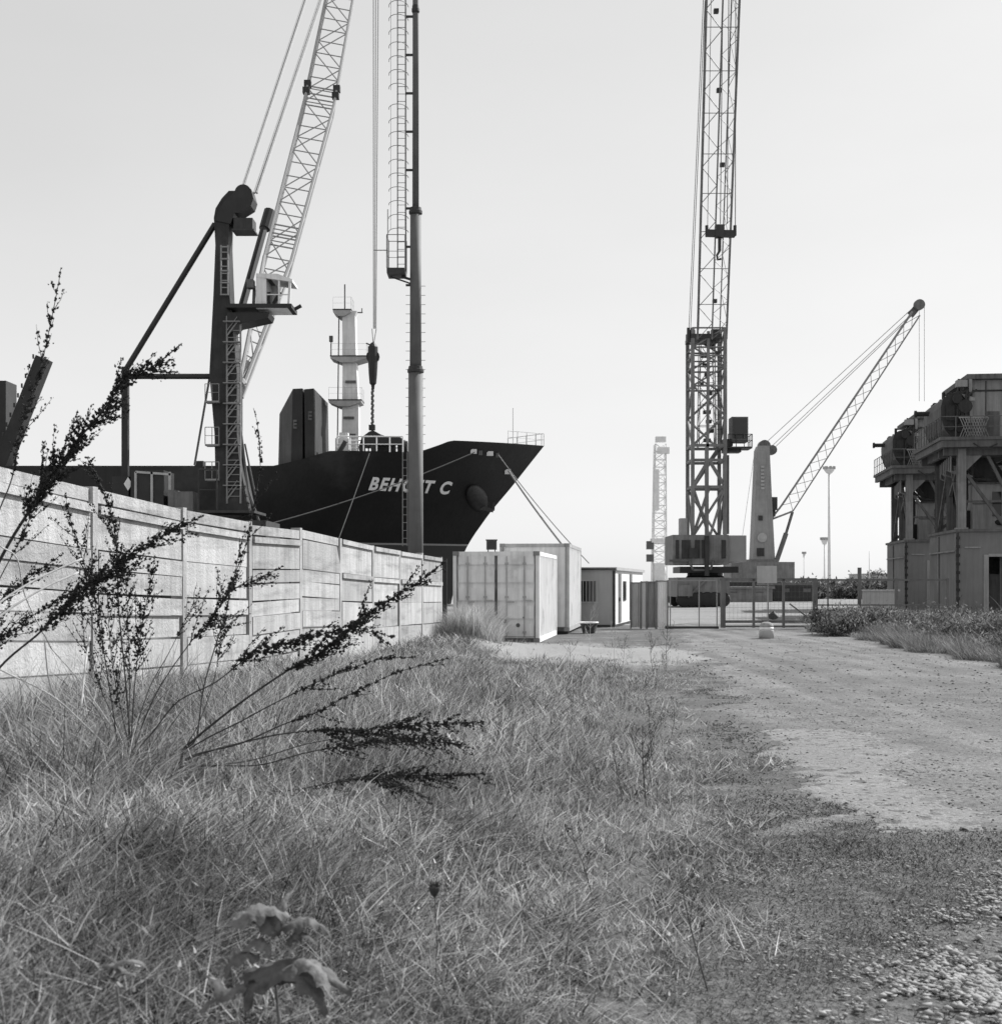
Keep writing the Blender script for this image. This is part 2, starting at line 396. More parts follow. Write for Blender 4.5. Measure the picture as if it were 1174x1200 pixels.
# ------------------------------------------------------------- containers, cabin, tub
def place(px,Y,slope,z=0):
    a=math.atan(slope); return Matrix.Translation(((px-CX)/F*Y,Y,z))@Matrix.Rotation(-a,4,'Z')
def container(Mx,w,l,h,label,doors,name='shipping_container',fm=None):
    root=thing(name,Mx.translation,label,'container')
    # origin: front right bottom corner; x leftwards negative, y back
    s=.12
    mb=MB(Mx)
    for (x0,x1) in ((-w,-w+s),(-s,0)):
        mb.b(x0,x1,0,s,.0,h); mb.b(x0,x1,l-s,l,.0,h)
    for z0,z1 in ((0.0,.15),(h-.12,h-.001)):
        mb.b(-w+s,-s,.004,s,z0,z1); mb.b(-w+s,-s,l-s,l-.004,z0,z1)
        mb.b(-w+.004,-w+.1,s,l-s,z0,z1); mb.b(-.1,-.004,s,l-s,z0,z1)
    mb.build('frame',fm or m_contd,root)
    mb=MB(Mx); mb.b(-w+.02,-.02,-.012,.0,.0,.13); mb.build('door_sill',m_rust,root)
    mb=MB(Mx); mb.b(-.135,-.112,-.012,-.001,.1,h-.05); mb.build('hinge_strip',m_mid,root); mb=MB(Mx); mb.b(-w+.112,-w+.135,-.012,-.001,.1,h-.05); mb.build('hinge_strip',m_mid,root)
    for xx in (-w-.004,-.176):
        for zz_ in (.0,h-.118):
            mb=MB(Mx); mb.b(xx,xx+.18,-.016,.165,zz_,zz_+.122); mb.build('corner_casting',m_unlm,root)
    mb=MB(Mx); mb.b(-w+.1,-.1,s,l-s,h-.06,h-.03)
    mb.build('roof',m_cont,root)
    for side in (0,1):
        pts=[];y=s
        while y<l-s-.01:
            for (dy,d) in ((0,0),(.07,0),(.105,1),(.175,1),(.21,0)):
                if y+dy<=l-s: pts.append((y+dy,d*.045))
            y+=.21
        pts.append((l-s,0)); vs=[];fs=[]
        for i_,(yy_,d) in enumerate(pts):
            x=-.015-d if side==0 else -w+.015+d
            vs+=[(x,yy_,.15),(x,yy_,h-.12)]
            if i_: fs.append((2*i_-2,2*i_,2*i_+1,2*i_-1))
        mb=MB(Mx); mb.add(vs,fs); mb.build('side_wall',m_cont,root)
    if doors:
        for dd in (0,1):
            x0=-w+s+.012 if dd==0 else -w/2+.012; x1=-w/2-.012 if dd==0 else -s-.012
            mb=MB(Mx); mb.b(x0,x1,.05,.09,.17,h-.14)
            for k in range(5):
                zc=.30+k*(h-.55)/4; mb.b(x0+.03,x1-.03,.012,.052,zc-.13,zc+.24)
            d=mb.build('door',m_contd,root)
            for f_ in (.27,.73):
                xx=lerp(x0,x1,f_); mb=MB(Mx); mb.tube([(xx,-.012,.16),(xx,-.012,h-.14)],.017,6)
                for zz in (.3,h*.5,h-.35): mb.b(xx-.05,xx+.05,-.03,.011,zz-.03,zz+.03)
                mb.b(xx-.02,xx+.22,-.045,-.02,1.12+.1*f_,1.16+.1*f_)
                mb.build('lock_bar',m_lite,d)
        mb=MB(Mx); mb.b(-w/2-.03,-w/2+.03,.0,.05,.17,h-.14); mb.build('door_seal',m_rust,root)
        for (x,z,r_) in ((-1.0,.62,.07),(-.62,.5,.06),(-.45,.72,.03)):
            mb=MB(Mx); mb.disc((x,.004,z),r_,.012,'y',9); mb.build('rust_patch',m_rust,root)
    else:
        mb=MB(Mx); mb.b(-w+s,-s,.04,.08,.15,h-.12); mb.build('end_wall',m_contd,root)
    return root
Mc1=place(632,39.3,.125)
container(Mc1,2.52,6.06,2.63,'pale grey shipping container with rusty double doors standing at the end of the concrete wall',True)
Mc2=place(667,45.8,.125,.1)
container(Mc2,2.35,6.06,2.95,'taller plain white shipping container standing behind the rusty doored one',False,fm=M('container_frame_paint',.4,.2,1.6,.6,streak=.3))
mb=MB(Mc2)
r2=thing('container_footing',Mc2@V((-1.2,3,-.1)),'dark timber bearers under the taller plain container','bearer')
for yy_ in (.15,5.7): 
    m2=MB(Mc2); m2.b(-2.3,-.05,yy_,yy_+.25,-.1,-.002); m2.build('beam',m_dark,r2)
# box lamp on container roof
bx=thing('floodlight',P(576,645,39.5),'small dark box floodlight on the front edge of the rusty doored container roof','floodlight')
mb=MB(); c=P(576,639,39.55); mb.box(c,(.3,.24,.26)); mb.box(c+V((0,-.02,.15)),(.34,.32,.03)); mb.build('housing',m_mid,bx)
mb=MB(); mb.box(c+V((0,-.128,-.01)),(.23,.02,.19)); mb.build('lens',m_glass,bx)
mb=MB(); mb.bar(c+V((-.1,0,-.13)),c+V((-.1,0,-.19)),.03); mb.bar(c+V((.1,0,-.13)),c+V((.1,0,-.19)),.03); mb.build('bracket',m_dark,bx)

Mk=place(720,53,.20)
root=thing('site_cabin',Mk.translation,'grey prefabricated site cabin with barred window and dark corner trim beside the white container','cabin')
w_,l_,h_=2.4,11.5,2.32
mb=MB(Mk); mb.b(-w_,-w_*0-.03,.03,.09,.1,h_-.1); e=mb.build('end_wall',m_cabinsh,root)
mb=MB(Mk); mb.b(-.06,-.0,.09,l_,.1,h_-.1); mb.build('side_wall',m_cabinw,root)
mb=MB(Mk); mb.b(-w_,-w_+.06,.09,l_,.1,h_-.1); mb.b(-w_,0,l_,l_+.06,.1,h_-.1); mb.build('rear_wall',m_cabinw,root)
mb=MB(Mk); mb.b(-w_-.1,.1,-.06,l_+.1,h_-.1,h_+.02); mb.build('roof',m_lite,root)
mb=MB(Mk); mb.b(-.075,.03,-.03,.06,0,h_-.1); mb.b(-w_-.03,-w_+.07,-.03,.06,0,h_-.1); mb.b(-w_-.08,.06,-.075,-.062,h_-.09,h_-.02); mb.b(-w_,0,.0,l_,0,.1); mb.build('trim',m_black,root)
mb=MB(Mk); mb.b(-1.42,-.66,.0,.03,.95,1.85)
wn=mb.build('window',m_lite,root)
mb=MB(Mk); mb.b(-1.37,-.71,-.006,-.001,1.0,1.8); mb.build('pane',m_glass,wn)
mb=MB(Mk)
for k in range(6):
    x=-1.36+.13*k; mb.tube([(x,-.03,.97),(x,-.03,1.83)],.014,5)
mb.build('window_bars',m_lite,wn)
for (y0,y1,mt) in ((1.3,2.2,m_mid),(5.6,6.5,m_mid)):
    mb=MB(Mk); mb.b(.002,.03,y0,y1,.15,2.1); d=mb.build('door',mt,root)
    mb=MB(Mk); mb.b(.03,.07,y0+.06,y0+.1,1.0,1.15); mb.build('handle',m_dark,d)
mb=MB(Mk); mb.b(.002,.035,3.0,4.0,1.0,1.8); d=mb.build('window',m_glass,root)
# corrugated sheet screens next to cabin
def screen(px0,px1,Y,ytop,label,mat,n):
    a=P(px0,738,Y); b_=P(px1,738,Y); zt=P(0,ytop,Y).z
    rt=thing('sheet_screen',(a.x,a.y,0),label,'screen')
    mb=MB(); vs=[];fs=[]
    for i_ in range(n*4+1):
        t_=i_/(n*4); d=(0,.03,.03,0)[i_%4]
        x=lerp(a.x,b_.x,t_); vs+=[(x,Y+d,.05),(x,Y+d,zt)]
        if i_: fs.append((2*i_-2,2*i_,2*i_+1,2*i_-1))
    mb.add(vs,fs); mb.build('sheet',mat,rt)
    for x in (a.x,b_.x):
        mb=MB(); mb.tube([(x,Y-.05,0),(x,Y-.05,zt+.03)],.03,6); mb.build('post',m_mid,rt)
    mb=MB(); mb.bar((a.x,Y-.02,zt),(b_.x,Y-.02,zt),.04); mb.build('top_rail',m_mid,rt)
screen(739,750,51.6,683,'narrow mid grey corrugated sheet screen nearest the site cabin door',m_lite,4)
screen(751,757,51.4,682,'narrow bright white corrugated sheet strip between two grey screens',m_white,3)
screen(758,768,51.2,682,'dark ribbed sheet screen with small openings left of the pale screen',m_unll,4)
screen(769,782,51.0,681,'pale ribbed sheet screen closing the gap beside the wire gate',m_cont,5)
# tub
c=P(690,741,46.5); c.z=0
rt=thing('planter_tub',c,'black plastic tub with a pale rim on the ground before the site cabin','tub')
mb=MB(); mb.lathe([(.18,0),(.21,.02),(.30,.34),(.31,.36),(.28,.36),(.26,.30),(.02,.28)],c,20); mb.build('bowl',m_tub,rt,True)
mb=MB(); mb.lathe([(.315,.345),(.335,.36),(.325,.40),(.285,.40),(.28,.365)],c,20); mb.build('rim',m_white,rt,True)
# bollard on the road
c=P(898,749,41.8); c.z=gzs(c.x,41.8)
rt=thing('concrete_bollard',c,'squat round topped pale concrete bollard standing on the gravel before the gate','bollard')
mb=MB(); mb.lathe([(.225,0),(.225,.24),(.222,.26),(.215,.27)],c,24); mb.build('base',m_lite,rt,True)
mb=MB(); mb.lathe([(.217,.27),(.215,.36)],c,24); mb.build('band',m_white,rt,True)
mb=MB(); mb.lathe([(.214,.36),(.205,.42),(.17,.475),(.12,.505),(.06,.52),(.01,.523)],c,24); mb.build('cap',m_conc,rt,True)

# ------------------------------------------------------------- gate, fences, sign
GY=51.0
def gp(px,z): return V(((px-CX)/F*GY,GY,z))
rt=thing('wire_gate',gp(847,0),'wide galvanised sliding gate with open tube frame across the end of the road','gate')
mb=MB(); mb.bar(gp(843,1.86),gp(957,1.86),.09); mb.bar(gp(848,.28),gp(957,.28),.1); mb.bar(gp(848,.10),gp(957,.10),.07); mb.build('frame',m_mid,rt)
for px,w_ in ((847,.17),(883,.09),(918,.09),(955,.17)):
    mb=MB(); mb.bar(gp(px,0.05),gp(px,1.86),w_); mb.build('post',m_mid,rt)
mb=MB()
for k in range(22):
    px=850+k*4.8; mb.tube([gp(px,.3)+V((0,.03,0)),gp(px,1.82)+V((0,.03,0))],.0035,3)
for k in range(8): mb.tube([gp(848,.4+k*.2)+V((0,.03,0)),gp(955,.4+k*.2)+V((0,.03,0))],.0035,3)
mb.build('mesh_wire',m_mid,rt)
mb=MB(); mb.bar(gp(925,.95),gp(952,.3),.05); mb.build('brace',m_mid,rt)
for px in (945,958,966):
    mb=MB(); mb.disc(gp(px,.07),.07,.05,'y',10); mb.build('roller',m_dark,rt)
rt=thing('gate_fence',gp(786,0),'thin open wire fence bay with a low rail to the left of the sliding gate','fence')
for px in (786,820,841):
    mb=MB(); mb.tube([gp(px,-.05)+V((0,.2,0)),gp(px,1.82)+V((0,.2,0))],.025,6); mb.build('post',m_galv,rt)
mb=MB(); mb.bar(gp(783,1.82)+V((0,.2,0)),gp(841,1.82)+V((0,.2,0)),.04); mb.build('top_rail',m_galv,rt)
mb=MB(); mb.bar(gp(779,.06)+V((0,.0,0)),gp(842,.06),.09); mb.build('ground_rail',m_dark,rt)
rt=thing('road_fence',gp(960,0),'long low tube fence with a stout post running right of the gate into the scrub','fence')
for px,w_ in ((1007,.12),(970,.05),(1050,.1),(1110,.08)):
    mb=MB(); mb.bar(gp(px,-.1),gp(px,1.9 if w_<.12 else 2.3),w_); mb.build('post',m_mid,rt)
mb=MB(); mb.bar(gp(957,1.84),gp(1110,1.84),.07); mb.bar(gp(957,.9),gp(1110,.9),.05); mb.build('rail',m_mid,rt)
mb=MB()
for k in range(30):
    px=960+k*5; mb.tube([gp(px,.3),gp(px,1.82)],.003,3)
mb.build('mesh_wire',m_mid,rt)
rt=thing('sign_post',gp(898,0)+V((0,-.3,0)),'blank pale notice board on a thin post standing in front of the gate','sign')
mb=MB(); mb.tube([gp(898,0)+V((0,-.3,0)),gp(898,2.35)+V((0,-.3,0))],.03,6); mb.build('post',m_galv,rt)
mb=MB()
a,b_=gp(885,1.72),gp(908,2.36); mb.b(a.x,b_.x,GY-.36,GY-.335,a.z,b_.z); mb.build('board',m_lite,rt)
rt=thing('debris_lump',P(905,722,57),'small dark lump lying on the pale yard just behind the gate','debris')
mb=MB(); mb.tube([P(900,723,57),P(906,721,57),P(911,724,57)],[.08,.2,.07],7); mb.build('lump',m_dark,rt)
# ------------------------------------------------------------- flood light mast behind the wall
MY=50.0
c=P(487,640,MY); c.z=0
rt=thing('light_mast',c,'tall stepped steel lighting mast with caged ladder standing behind the concrete wall','mast')
def zz(py,Y=MY): return EYE+(HY-py)/F*Y
mb=MB(); mb.lathe([(.285,0),(.265,zz(437))],c,20); mb.build('lower_shaft',m_pole,rt,True)
mb=MB(); mb.lathe([(.215,zz(437)),(.20,zz(248))],c,20); mb.build('middle_shaft',m_pole,rt,True)
mb=MB(); mb.lathe([(.12,zz(248)),(.10,zz(-220))],c,16); mb.build('upper_shaft',m_pole,rt,True)
for py,r_ in ((433,.27),(247,.22),(10,.13)):
    mb=MB(); z=zz(py)
    mb.lathe([(r_*.8,z-.18),(r_*1.12,z-.1),(r_*1.12,z),(r_,z+.02),(r_*.95,z+.12),(r_*.7,z+.14)],c,20); mb.build('flange',m_dark,rt)
mb=MB(); mb.ladder((c.x-.47,MY-.05,zz(640)),(c.x-.47,MY-.05,zz(530)),(.17,0,0),.28,.02,.014); mb.build('lower_ladder',m_galv,rt)
mb=MB()
for k in range(22):
    z=zz(520)+k*.34
    if z<zz(335): mb.tube([(c.x-.36,MY,z),(c.x+.36,MY,z)],.012,4)
mb.build('step_peg',m_galv,rt)
mb=MB(); mb.ladder((c.x-.36,MY,zz(318)),(c.x-.36,MY,zz(-220)),(-.30,0,0),.27,.026,.012); ld=mb.build('upper_ladder',m_mid,rt)
mb=MB()
for py in list(range(-200,110,16))+list(range(128,280,16)):
    z=zz(py); pts=[]
    for k in range(9):
        a=math.pi*(k/8); pts.append((c.x-.5+math.cos(a)*.36-.12,MY-math.sin(a)*.6,z))
    mb.tube(pts,.013,4)
for k in (2,4,6):
    a=math.pi*k/8; x=c.x-.62+math.cos(a)*.36; y=MY-math.sin(a)*.6
    mb.tube([(x,y,zz(110)),(x,y,zz(-200))],.009,4); mb.tube([(x,y,zz(272)),(x,y,zz(128))],.009,4)
mb.build('ladder_cage',m_galv,ld)
for py in range(-40,330,45):
    mb=MB(); mb.bar((c.x-.36,MY,zz(py+14)),(c.x,MY,zz(py+14)),.05,.08); mb.build('bracket',m_dark,rt)
mb=MB(); x0,x1=c.x-1.02,c.x-.36; mb.b(x0,x1,MY-.5,MY+.5,zz(323),zz(317)); mb.bar((x0+.1,MY,zz(324)),(c.x-.1,MY,zz(333)),.05); mb.bar((x0+.5,MY,zz(324)),(c.x-.1,MY,zz(328)),.08); mb.build('platform',m_dark,rt)
mb=MB(); mb.rail([(x1,MY-.48,zz(317)),(x0,MY-.48,zz(317)),(x0,MY+.48,zz(317)),(x1,MY+.48,zz(317))],1.2,.016,.5); mb.tube([(x0,MY,zz(317)),(x0,MY,zz(245))],.02,5); mb.bar((x0-.5,MY,zz(293)),(x0,MY,zz(293)),.03); mb.build('guard_rail',m_galv,rt)
rt_mast=rt

# ------------------------------------------------------------- the ship
SY=118.0; BEAM=10.5
def x_stem(z): return float(np.interp(z,[-2,0,3,4.6,5.8,7.9,10.1,12,13.65],[-4.6,-4.3,-3.7,-3.1,-2.4,-.9,.96,2.45,3.76]))
def hb(x,z):
    d=x_stem(z)-x
    if d<=0: return 0.0
    s=min(max(z/13.,0),1); Ln=38-15*s; p=1.45+1.0*s
    t_=min(d/Ln,1); return BEAM*(1-(1-t_)**p)
def z_top(x):
    return float(np.interp(x,[-90,-33,-16.3,-14.2,-12.4,-6.2,-5.4,-4.3,-3.9,3.8],[11.0,10.95,10.9,11.5,12.25,12.35,12.5,13.1,13.4,13.62]))
dl=[0,.08,.25,.5,.9,1.4,2,2.8,3.6,4.6,5.6,6.6,7.4,7.8,8.2,8.7,9.2,9.8,10.4,11.5,13,14.5,16.2,17,18,19,20.1,22,24,27,31,36,42,50,60,72,86]
vr=np.linspace(0,1,26)
root=thing('cargo_ship',(-12,SY,-1.6),'black hulled cargo ship with white bow lettering moored behind the wall','ship')
mb=MB(); vs=[];fs=[]; n=len(dl)
grid={}
for s_ in (-1,1):
    off=len(vs)
    for v_ in vr:
        for d in dl:
            zt=z_top(3.76-d); z=-2+v_*(zt+2); x=x_stem(z)-d
            vs.append((x,SY+s_*hb(x,z),z))
    for i_ in range(len(vr)-1):
        for j in range(n-1):
            q=(off+i_*n+j,off+i_*n+j+1,off+(i_+1)*n+j+1,off+(i_+1)*n+j)
            fs.append(q if s_>0 else q[::-1])
mb.add(vs,fs)
def hull_mat():
    m=M('hull_paint',.013,.45,.25,.5,streak=.45,blotch=.7,blotch_val=.04); nt=m.node_tree; N=nt.nodes; L=nt.links; bs=N['Principled BSDF']
    src=bs.inputs['Base Color'].links[0].from_socket
    g=N.new('ShaderNodeNewGeometry'); sp=N.new('ShaderNodeSeparateXYZ'); L.new(g.outputs['Position'],sp.inputs[0])
    def step(op,th):
        q=N.new('ShaderNodeMath'); q.operation=op; q.inputs[1].default_value=th; L.new(sp.outputs['Z'],q.inputs[0]); return q.outputs[0]
    x=N.new('ShaderNodeMix'); x.data_type='FLOAT'; L.new(step('LESS_THAN',4.95),x.inputs[0]); L.new(src,x.inputs[2]); x.inputs[3].default_value=.05
    a=N.new('ShaderNodeMath'); a.operation='MULTIPLY'; L.new(step('LESS_THAN',5.1),a.inputs[0]); L.new(step('GREATER_THAN',4.95),a.inputs[1])
    y=N.new('ShaderNodeMix'); y.data_type='FLOAT'; L.new(a.outputs[0],y.inputs[0]); L.new(x.outputs[0],y.inputs[2]); y.inputs[3].default_value=.30
    L.new(y.outputs[0],bs.inputs['Base Color']); return m
m_hull=hull_mat()
hull=mb.build('hull',m_hull,root,True)
# deck
mb=MB(); vs=[];fs=[]
for j,d in enumerate(dl):
    zt=z_top(3.76-d)-1.0; x=x_stem(zt)-d; h_=max(hb(x,zt)-.03,0); vs+=[(x,SY-h_,zt),(x,SY+h_,zt)]
    if j: fs.append((2*j-2,2*j-1,2*j+1,2*j))
mb.add(vs,fs); mb.build('deck',m_dark,root)
# hawse bulge + anchor
ax,az=-2.05,9.2; ay=SY-hb(ax,az)
mb=MB(); vs=[];fs=[]; nn=18
for i_ in range(7):
    th=i_/6*math.pi/2
    for k in range(nn):
        a=2*math.pi*k/nn; rr=.95*math.cos(th)*(1-.25*max(0,math.sin(a))); X=ax+rr*math.cos(a)*.95-.25*rr*math.sin(a); Z=az-.1+rr*1.35*math.sin(a)
        vs.append((X,SY-hb(X,Z)-.75*math.sin(th)+.02,Z))
for i_ in range(6):
    for k in range(nn): fs.append((i_*nn+k,i_*nn+(k+1)%nn,(i_+1)*nn+(k+1)%nn,(i_+1)*nn+k))
mb.add(vs,fs); bol=mb.build('anchor_bolster',m_dark,hull,True)
mb=MB(); p0=V((-1.35,SY-hb(-1.35,8.1)-.55,8.2)); mb.bar(p0+V((-.5,0,.9)),p0,.22); mb.bar(p0+V((-.75,-.05,.05)),p0+V((.7,-.05,-.25)),.3); mb.bar(p0+V((-.75,-.05,.05)),p0+V((-.7,-.1,.7)),.2); mb.bar(p0+V((.7,-.05,-.25)),p0+V((.75,-.1,.45)),.2); mb.build('anchor',m_dark,hull)
# name on the bow
def text_mesh(body,size=1.0):
    cu=bpy.data.curves.new('t','FONT'); cu.body=body; cu.size=size; cu.space_character=1.22; cu.offset=.038
    o=bpy.data.objects.new('t',cu); COL.objects.link(o)
    bpy.context.view_layer.update()
    dg=bpy.context.evaluated_depsgraph_get(); me=bpy.data.meshes.new_from_object(o.evaluated_get(dg))
    vs=[tuple(v.co) for v in me.vertices]; fs=[tuple(p.vertices) for p in me.polygons]
    bpy.data.objects.remove(o); bpy.data.meshes.remove(me); return vs,fs
vs,fs=text_mesh('BEHCET C')
mx=max(v[0] for v in vs); mn=min(v[0] for v in vs); my=max(v[1] for v in vs)
out=[]
for v_ in vs:
    u=(v_[0]-mn)/(mx-mn); h_=v_[1]/my
    x=-10.75+u*6.35+h_*.42; z=9.35+h_*.98-.12*u
    out.append((x,SY-hb(x,z)-.05,z))
mb=MB(); mb.add(out,fs); nm=mb.build('name_lettering',M('lettering_paint',.9,.05,2,.5),hull)
for px,py,w_ in ((555,529,.5),(563,530,.3),(574,530,.55),(583,531,.28)):
    x=(px-CX)/F*113; z=EYE+(HY-py)/F*113; y=SY-hb(x,z)-.22
    mb=MB(); mb.box((x,y,z),(w_,.1,.38)); q=mb.build('fairlead',m_white if w_>.4 else m_mid,hull)
x=(595-CX)/F*115; z=EYE+(HY-551)/F*115; mb=MB(); mb.box((x,SY-hb(x,z)-.22,z),(.5,.1,.42)); mb.build('fairlead',m_white,hull)
# bow rail, jackstaff
mb=MB(); pts=[]
for x in (.6,1.4,2.2,3.0,3.5): pts.append((x,SY-max(hb(x,13.5)-.1,0),z_top(x)))
pts.append((3.7,SY,13.62)); pts+=[(p[0],2*SY-p[1],p[2]) for p in pts[:-1][::-1]]
mb.rail(pts,1.05,.03,.8); mb.build('bow_rail',m_white,root)
mb=MB(); mb.tube([P(601,520,117),P(601,478,117)],.03,5); mb.build('jackstaff',m_lite,root)
# forecastle rail + winch heap
yS=SY-8.6
mb=MB(); a=P(395,531,yS); b_=P(472,531,yS); a.z=b_.z=12.25; mb.rail([a,b_],1.25,.06,1.0); mb.build('deck_rail',m_white,root); mb=MB(); mb.rail([a+V((.2,3,0)),b_+V((0,3,0))],1.25,.06,1.0); mb.build('deck_rail',m_white,root)
mb=MB(); c=P(402,524,yS+2); mb.box(c,(1.1,1.5,1.3)); mb.box(c+V((.1,0,.9)),(.7,1,.5)); mb.build('vent_house',m_white,root)
mb=MB(); c=P(452,528,yS+3); mb.disc(c+V((0,0,.2)),.8,1.6,'x',14); mb.disc(c+V((1.4,0,.2)),.6,.8,'x',14); mb.box(c+V((.7,0,-.4)),(3.2,1.6,.5)); mb.build('winch',m_dark,root)
mb=MB(); mb.bar(P(392,540,yS),P(405,517,yS),.5,.3); mb.build('stair',m_dark,root)
# foremast (white, three platforms)
FY=116.0
def fp(px,py): return P(px,py,FY)
mm=MB(); cx=(409.5-CX)/F*FY
prof=[(.86,12.0),(.80,EYE+(HY-480)/F*FY),(.66,EYE+(HY-425)/F*FY),(.62,EYE+(HY-372)/F*FY),(.85,EYE+(HY-366)/F*FY)]
vs=[];fs=[]
for i_,(r_,z) in enumerate(prof):
    tx=cx+ (0 if i_<1 else -.25*i_/4+.1)
    vs+=[(tx-r_*.72,FY-.7,z),(tx+r_,FY-.7,z),(tx+r_,FY+.7,z),(tx-r_*.72,FY+.7,z)]
    if i_:
        o_=4*i_
        for k in range(4): fs.append((o_-4+k,o_-4+(k+1)%4,o_+(k+1)%4,o_+k))
mm.add(vs,fs); mast=mm.build('foremast',m_white,root)
for (x0,x1,py) in ((389,431,420),(387,425,471),(392,413,366)):
    mb=MB(); a=fp(x0,py); b_=fp(x1,py)
    mb.prism([(a.x,FY-1.1,a.z),(b_.x,FY-1.1,a.z),(b_.x,FY-1.1,a.z-.15),(lerp(a.x,b_.x,.62),FY-1.1,a.z-.5),(lerp(a.x,b_.x,.3),FY-1.1,a.z-.5),(a.x,FY-1.1,a.z-.15)],(0,2.2,0)); mb.build('mast_platform',m_lite,mast)
    mb=MB(); mb.b(a.x-.03,b_.x+.03,FY-1.14,FY+1.14,a.z+.002,a.z+.09); mb.build('platform_grating',m_dark,mast)
    mb=MB(); mb.rail([(a.x,FY-1.05,a.z+.09),(b_.x,FY-1.05,a.z+.09),(b_.x,FY+1.05,a.z+.09)],1.0,.011,1.2); mb.build('platform_rail',m_lite,mast)
mb=MB(); mb.tube([fp(404,366),fp(404,333)],.06,6); mb.tube([fp(410,366),fp(425,366)],.06,5); mb.tube([fp(424,366),fp(424,361)],.05,5); mb.build('mast_pole',m_mid,mast)
mb=MB(); mb.tube([fp(388,420),fp(388,397)],.05,5); mb.box(fp(388,397),(.3,.3,.5)); mb.build('horn',m_mid,mast)
mb=MB(); mb.ladder((cx-.95,FY-.75,12.2),(cx-.80,FY-.75,fp(0,370).z),(.03,-.3,0),.35,.05,.03); mb.build('mast_ladder',m_dark,mast)
for px,py in ((414,449),(412,491),(414,511)):
    mb=MB(); mb.b(fp(px-4,0).x-.3,fp(px+4,0).x,FY-.8,FY-.3,fp(0,py).z-.1,fp(0,py).z+.12); mb.build('lamp_bracket',m_mid,mast)
# hatch covers folded upright
def slab(px0,px1,pt0,pt1,pb,Y,d,mat,name):
    a,b_=P(px0,pb,Y),P(px1,pb,Y); c,e=P(px1,pt1,Y),P(px0,pt0,Y)
    mb=MB(); mb.prism([a,b_,c,e],(0,d,0)); return mb.build(name,mat,root)
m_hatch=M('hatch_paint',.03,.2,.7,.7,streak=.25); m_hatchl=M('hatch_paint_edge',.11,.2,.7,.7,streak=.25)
HYY=108.5
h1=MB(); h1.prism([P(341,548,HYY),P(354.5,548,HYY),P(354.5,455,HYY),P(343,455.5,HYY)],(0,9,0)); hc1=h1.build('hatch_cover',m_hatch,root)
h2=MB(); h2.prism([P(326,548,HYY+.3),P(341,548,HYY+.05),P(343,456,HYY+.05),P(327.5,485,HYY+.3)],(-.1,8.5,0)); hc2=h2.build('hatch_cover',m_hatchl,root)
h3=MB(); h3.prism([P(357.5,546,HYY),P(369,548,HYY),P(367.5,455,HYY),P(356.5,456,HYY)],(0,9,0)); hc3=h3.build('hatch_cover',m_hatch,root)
for (px,py,h_) in ((346,497,hc1),(363.5,487,hc3)):
    mb=MB()
    for k in (-4,0,4): mb.box(P(px,py+k,HYY-.04),(.24,.05,.16))
    mb.bar(P(px-2,py-5,HYY-.03),P(px-2,py+5,HYY-.03),.06); mb.build('stencil_mark',m_mid,h_)
mb=MB(); mb.b(-60,-15.5,SY-7.5,SY+7.5,9.6,11.25); mb.build('hatch_coaming',m_black,root)
# deck crane post and boom at far left of view
mb=MB(); a=P(-25,546,113); mb.b(a.x,P(12,0,113).x,112,114.5,10,P(0,448,113).z); mb.build('crane_post',m_black,root)
mb=MB(); a=P(3,545,109); b_=P(52,420,109); mb.bar(a,b_,1.35,1.0); mb.build('crane_boom',m_black,root)
mb=MB()
for k in range(12):
    p=V(a).lerp(b_,k/11)+V((-.75,-.4,.1)); mb.box(p,(.12,.1,.35))
mb.build('boom_cleat',m_dark,root)
mb=MB(); mb.b(P(228,0,110).x,P(238,0,110).x,110,111,10.5,P(0,540,110).z); mb.build('vent_stub',m_black,root)
# mooring ropes
def rope(a,b_,r_,sag,label,mat):
    a=V(a); b_=V(b_); pts=[]
    for k in range(13):
        t_=k/12; p=a.lerp(b_,t_); p.z-=sag*4*t_*(1-t_); pts.append(p)
    o=MB().tube(pts,r_,6).build('mooring_rope',mat); return tag(o,label,'rope')
fa=lambda px,py,Y: P(px,py,Y)
rope(P(556,530,112.5),P(300,618,100.3),.045,.4,'long thin mooring rope slanting down to the left across the black hull',m_ropedk)
rope(P(596,552,114.4),P(664,645,100.6),.08,.15,'thick pale hawser from the bow down to the quay behind the containers',m_haul)
rope(P(584,533,113.0),P(690,660,100.6),.04,.3,'thinner hawser leaving the fairlead and running beside the thick one',m_haul)
rope(P(433,531,108.2),P(390,650,100.4),.035,.05,'steep short mooring line dropping from the ship deck rail to the quay',m_ropedk)
# ------------------------------------------------------------- harbour crane beside the ship
CY=82.0
def cp(px,py,Y=CY): return P(px,py,Y)
c=cp(272,690); c.z=0
root=thing('harbour_crane',c,'dark mobile harbour crane with white cab and long pale lattice boom leaning over the ship','crane')
def quadloft(mb,secs):
    vs=[];fs=[]
    for i_,(x0,x1,y0,y1,z) in enumerate(secs):
        vs+=[(x0,y0,z),(x1,y0,z),(x1,y1,z),(x0,y1,z)]
        if i_:
            o_=4*i_
            for k in range(4): fs.append((o_-4+k,o_-4+(k+1)%4,o_+(k+1)%4,o_+k))
    fs+=[(3,2,1,0),tuple(range(4*len(secs)-4,4*len(secs)))]
    mb.add(vs,fs); return mb
def sec(pl,pr,py,Y=CY,d=1.5): return (cp(pl,py,Y).x,cp(pr,py,Y).x,Y-d/2,Y+d/2,cp(0,py,Y).z)
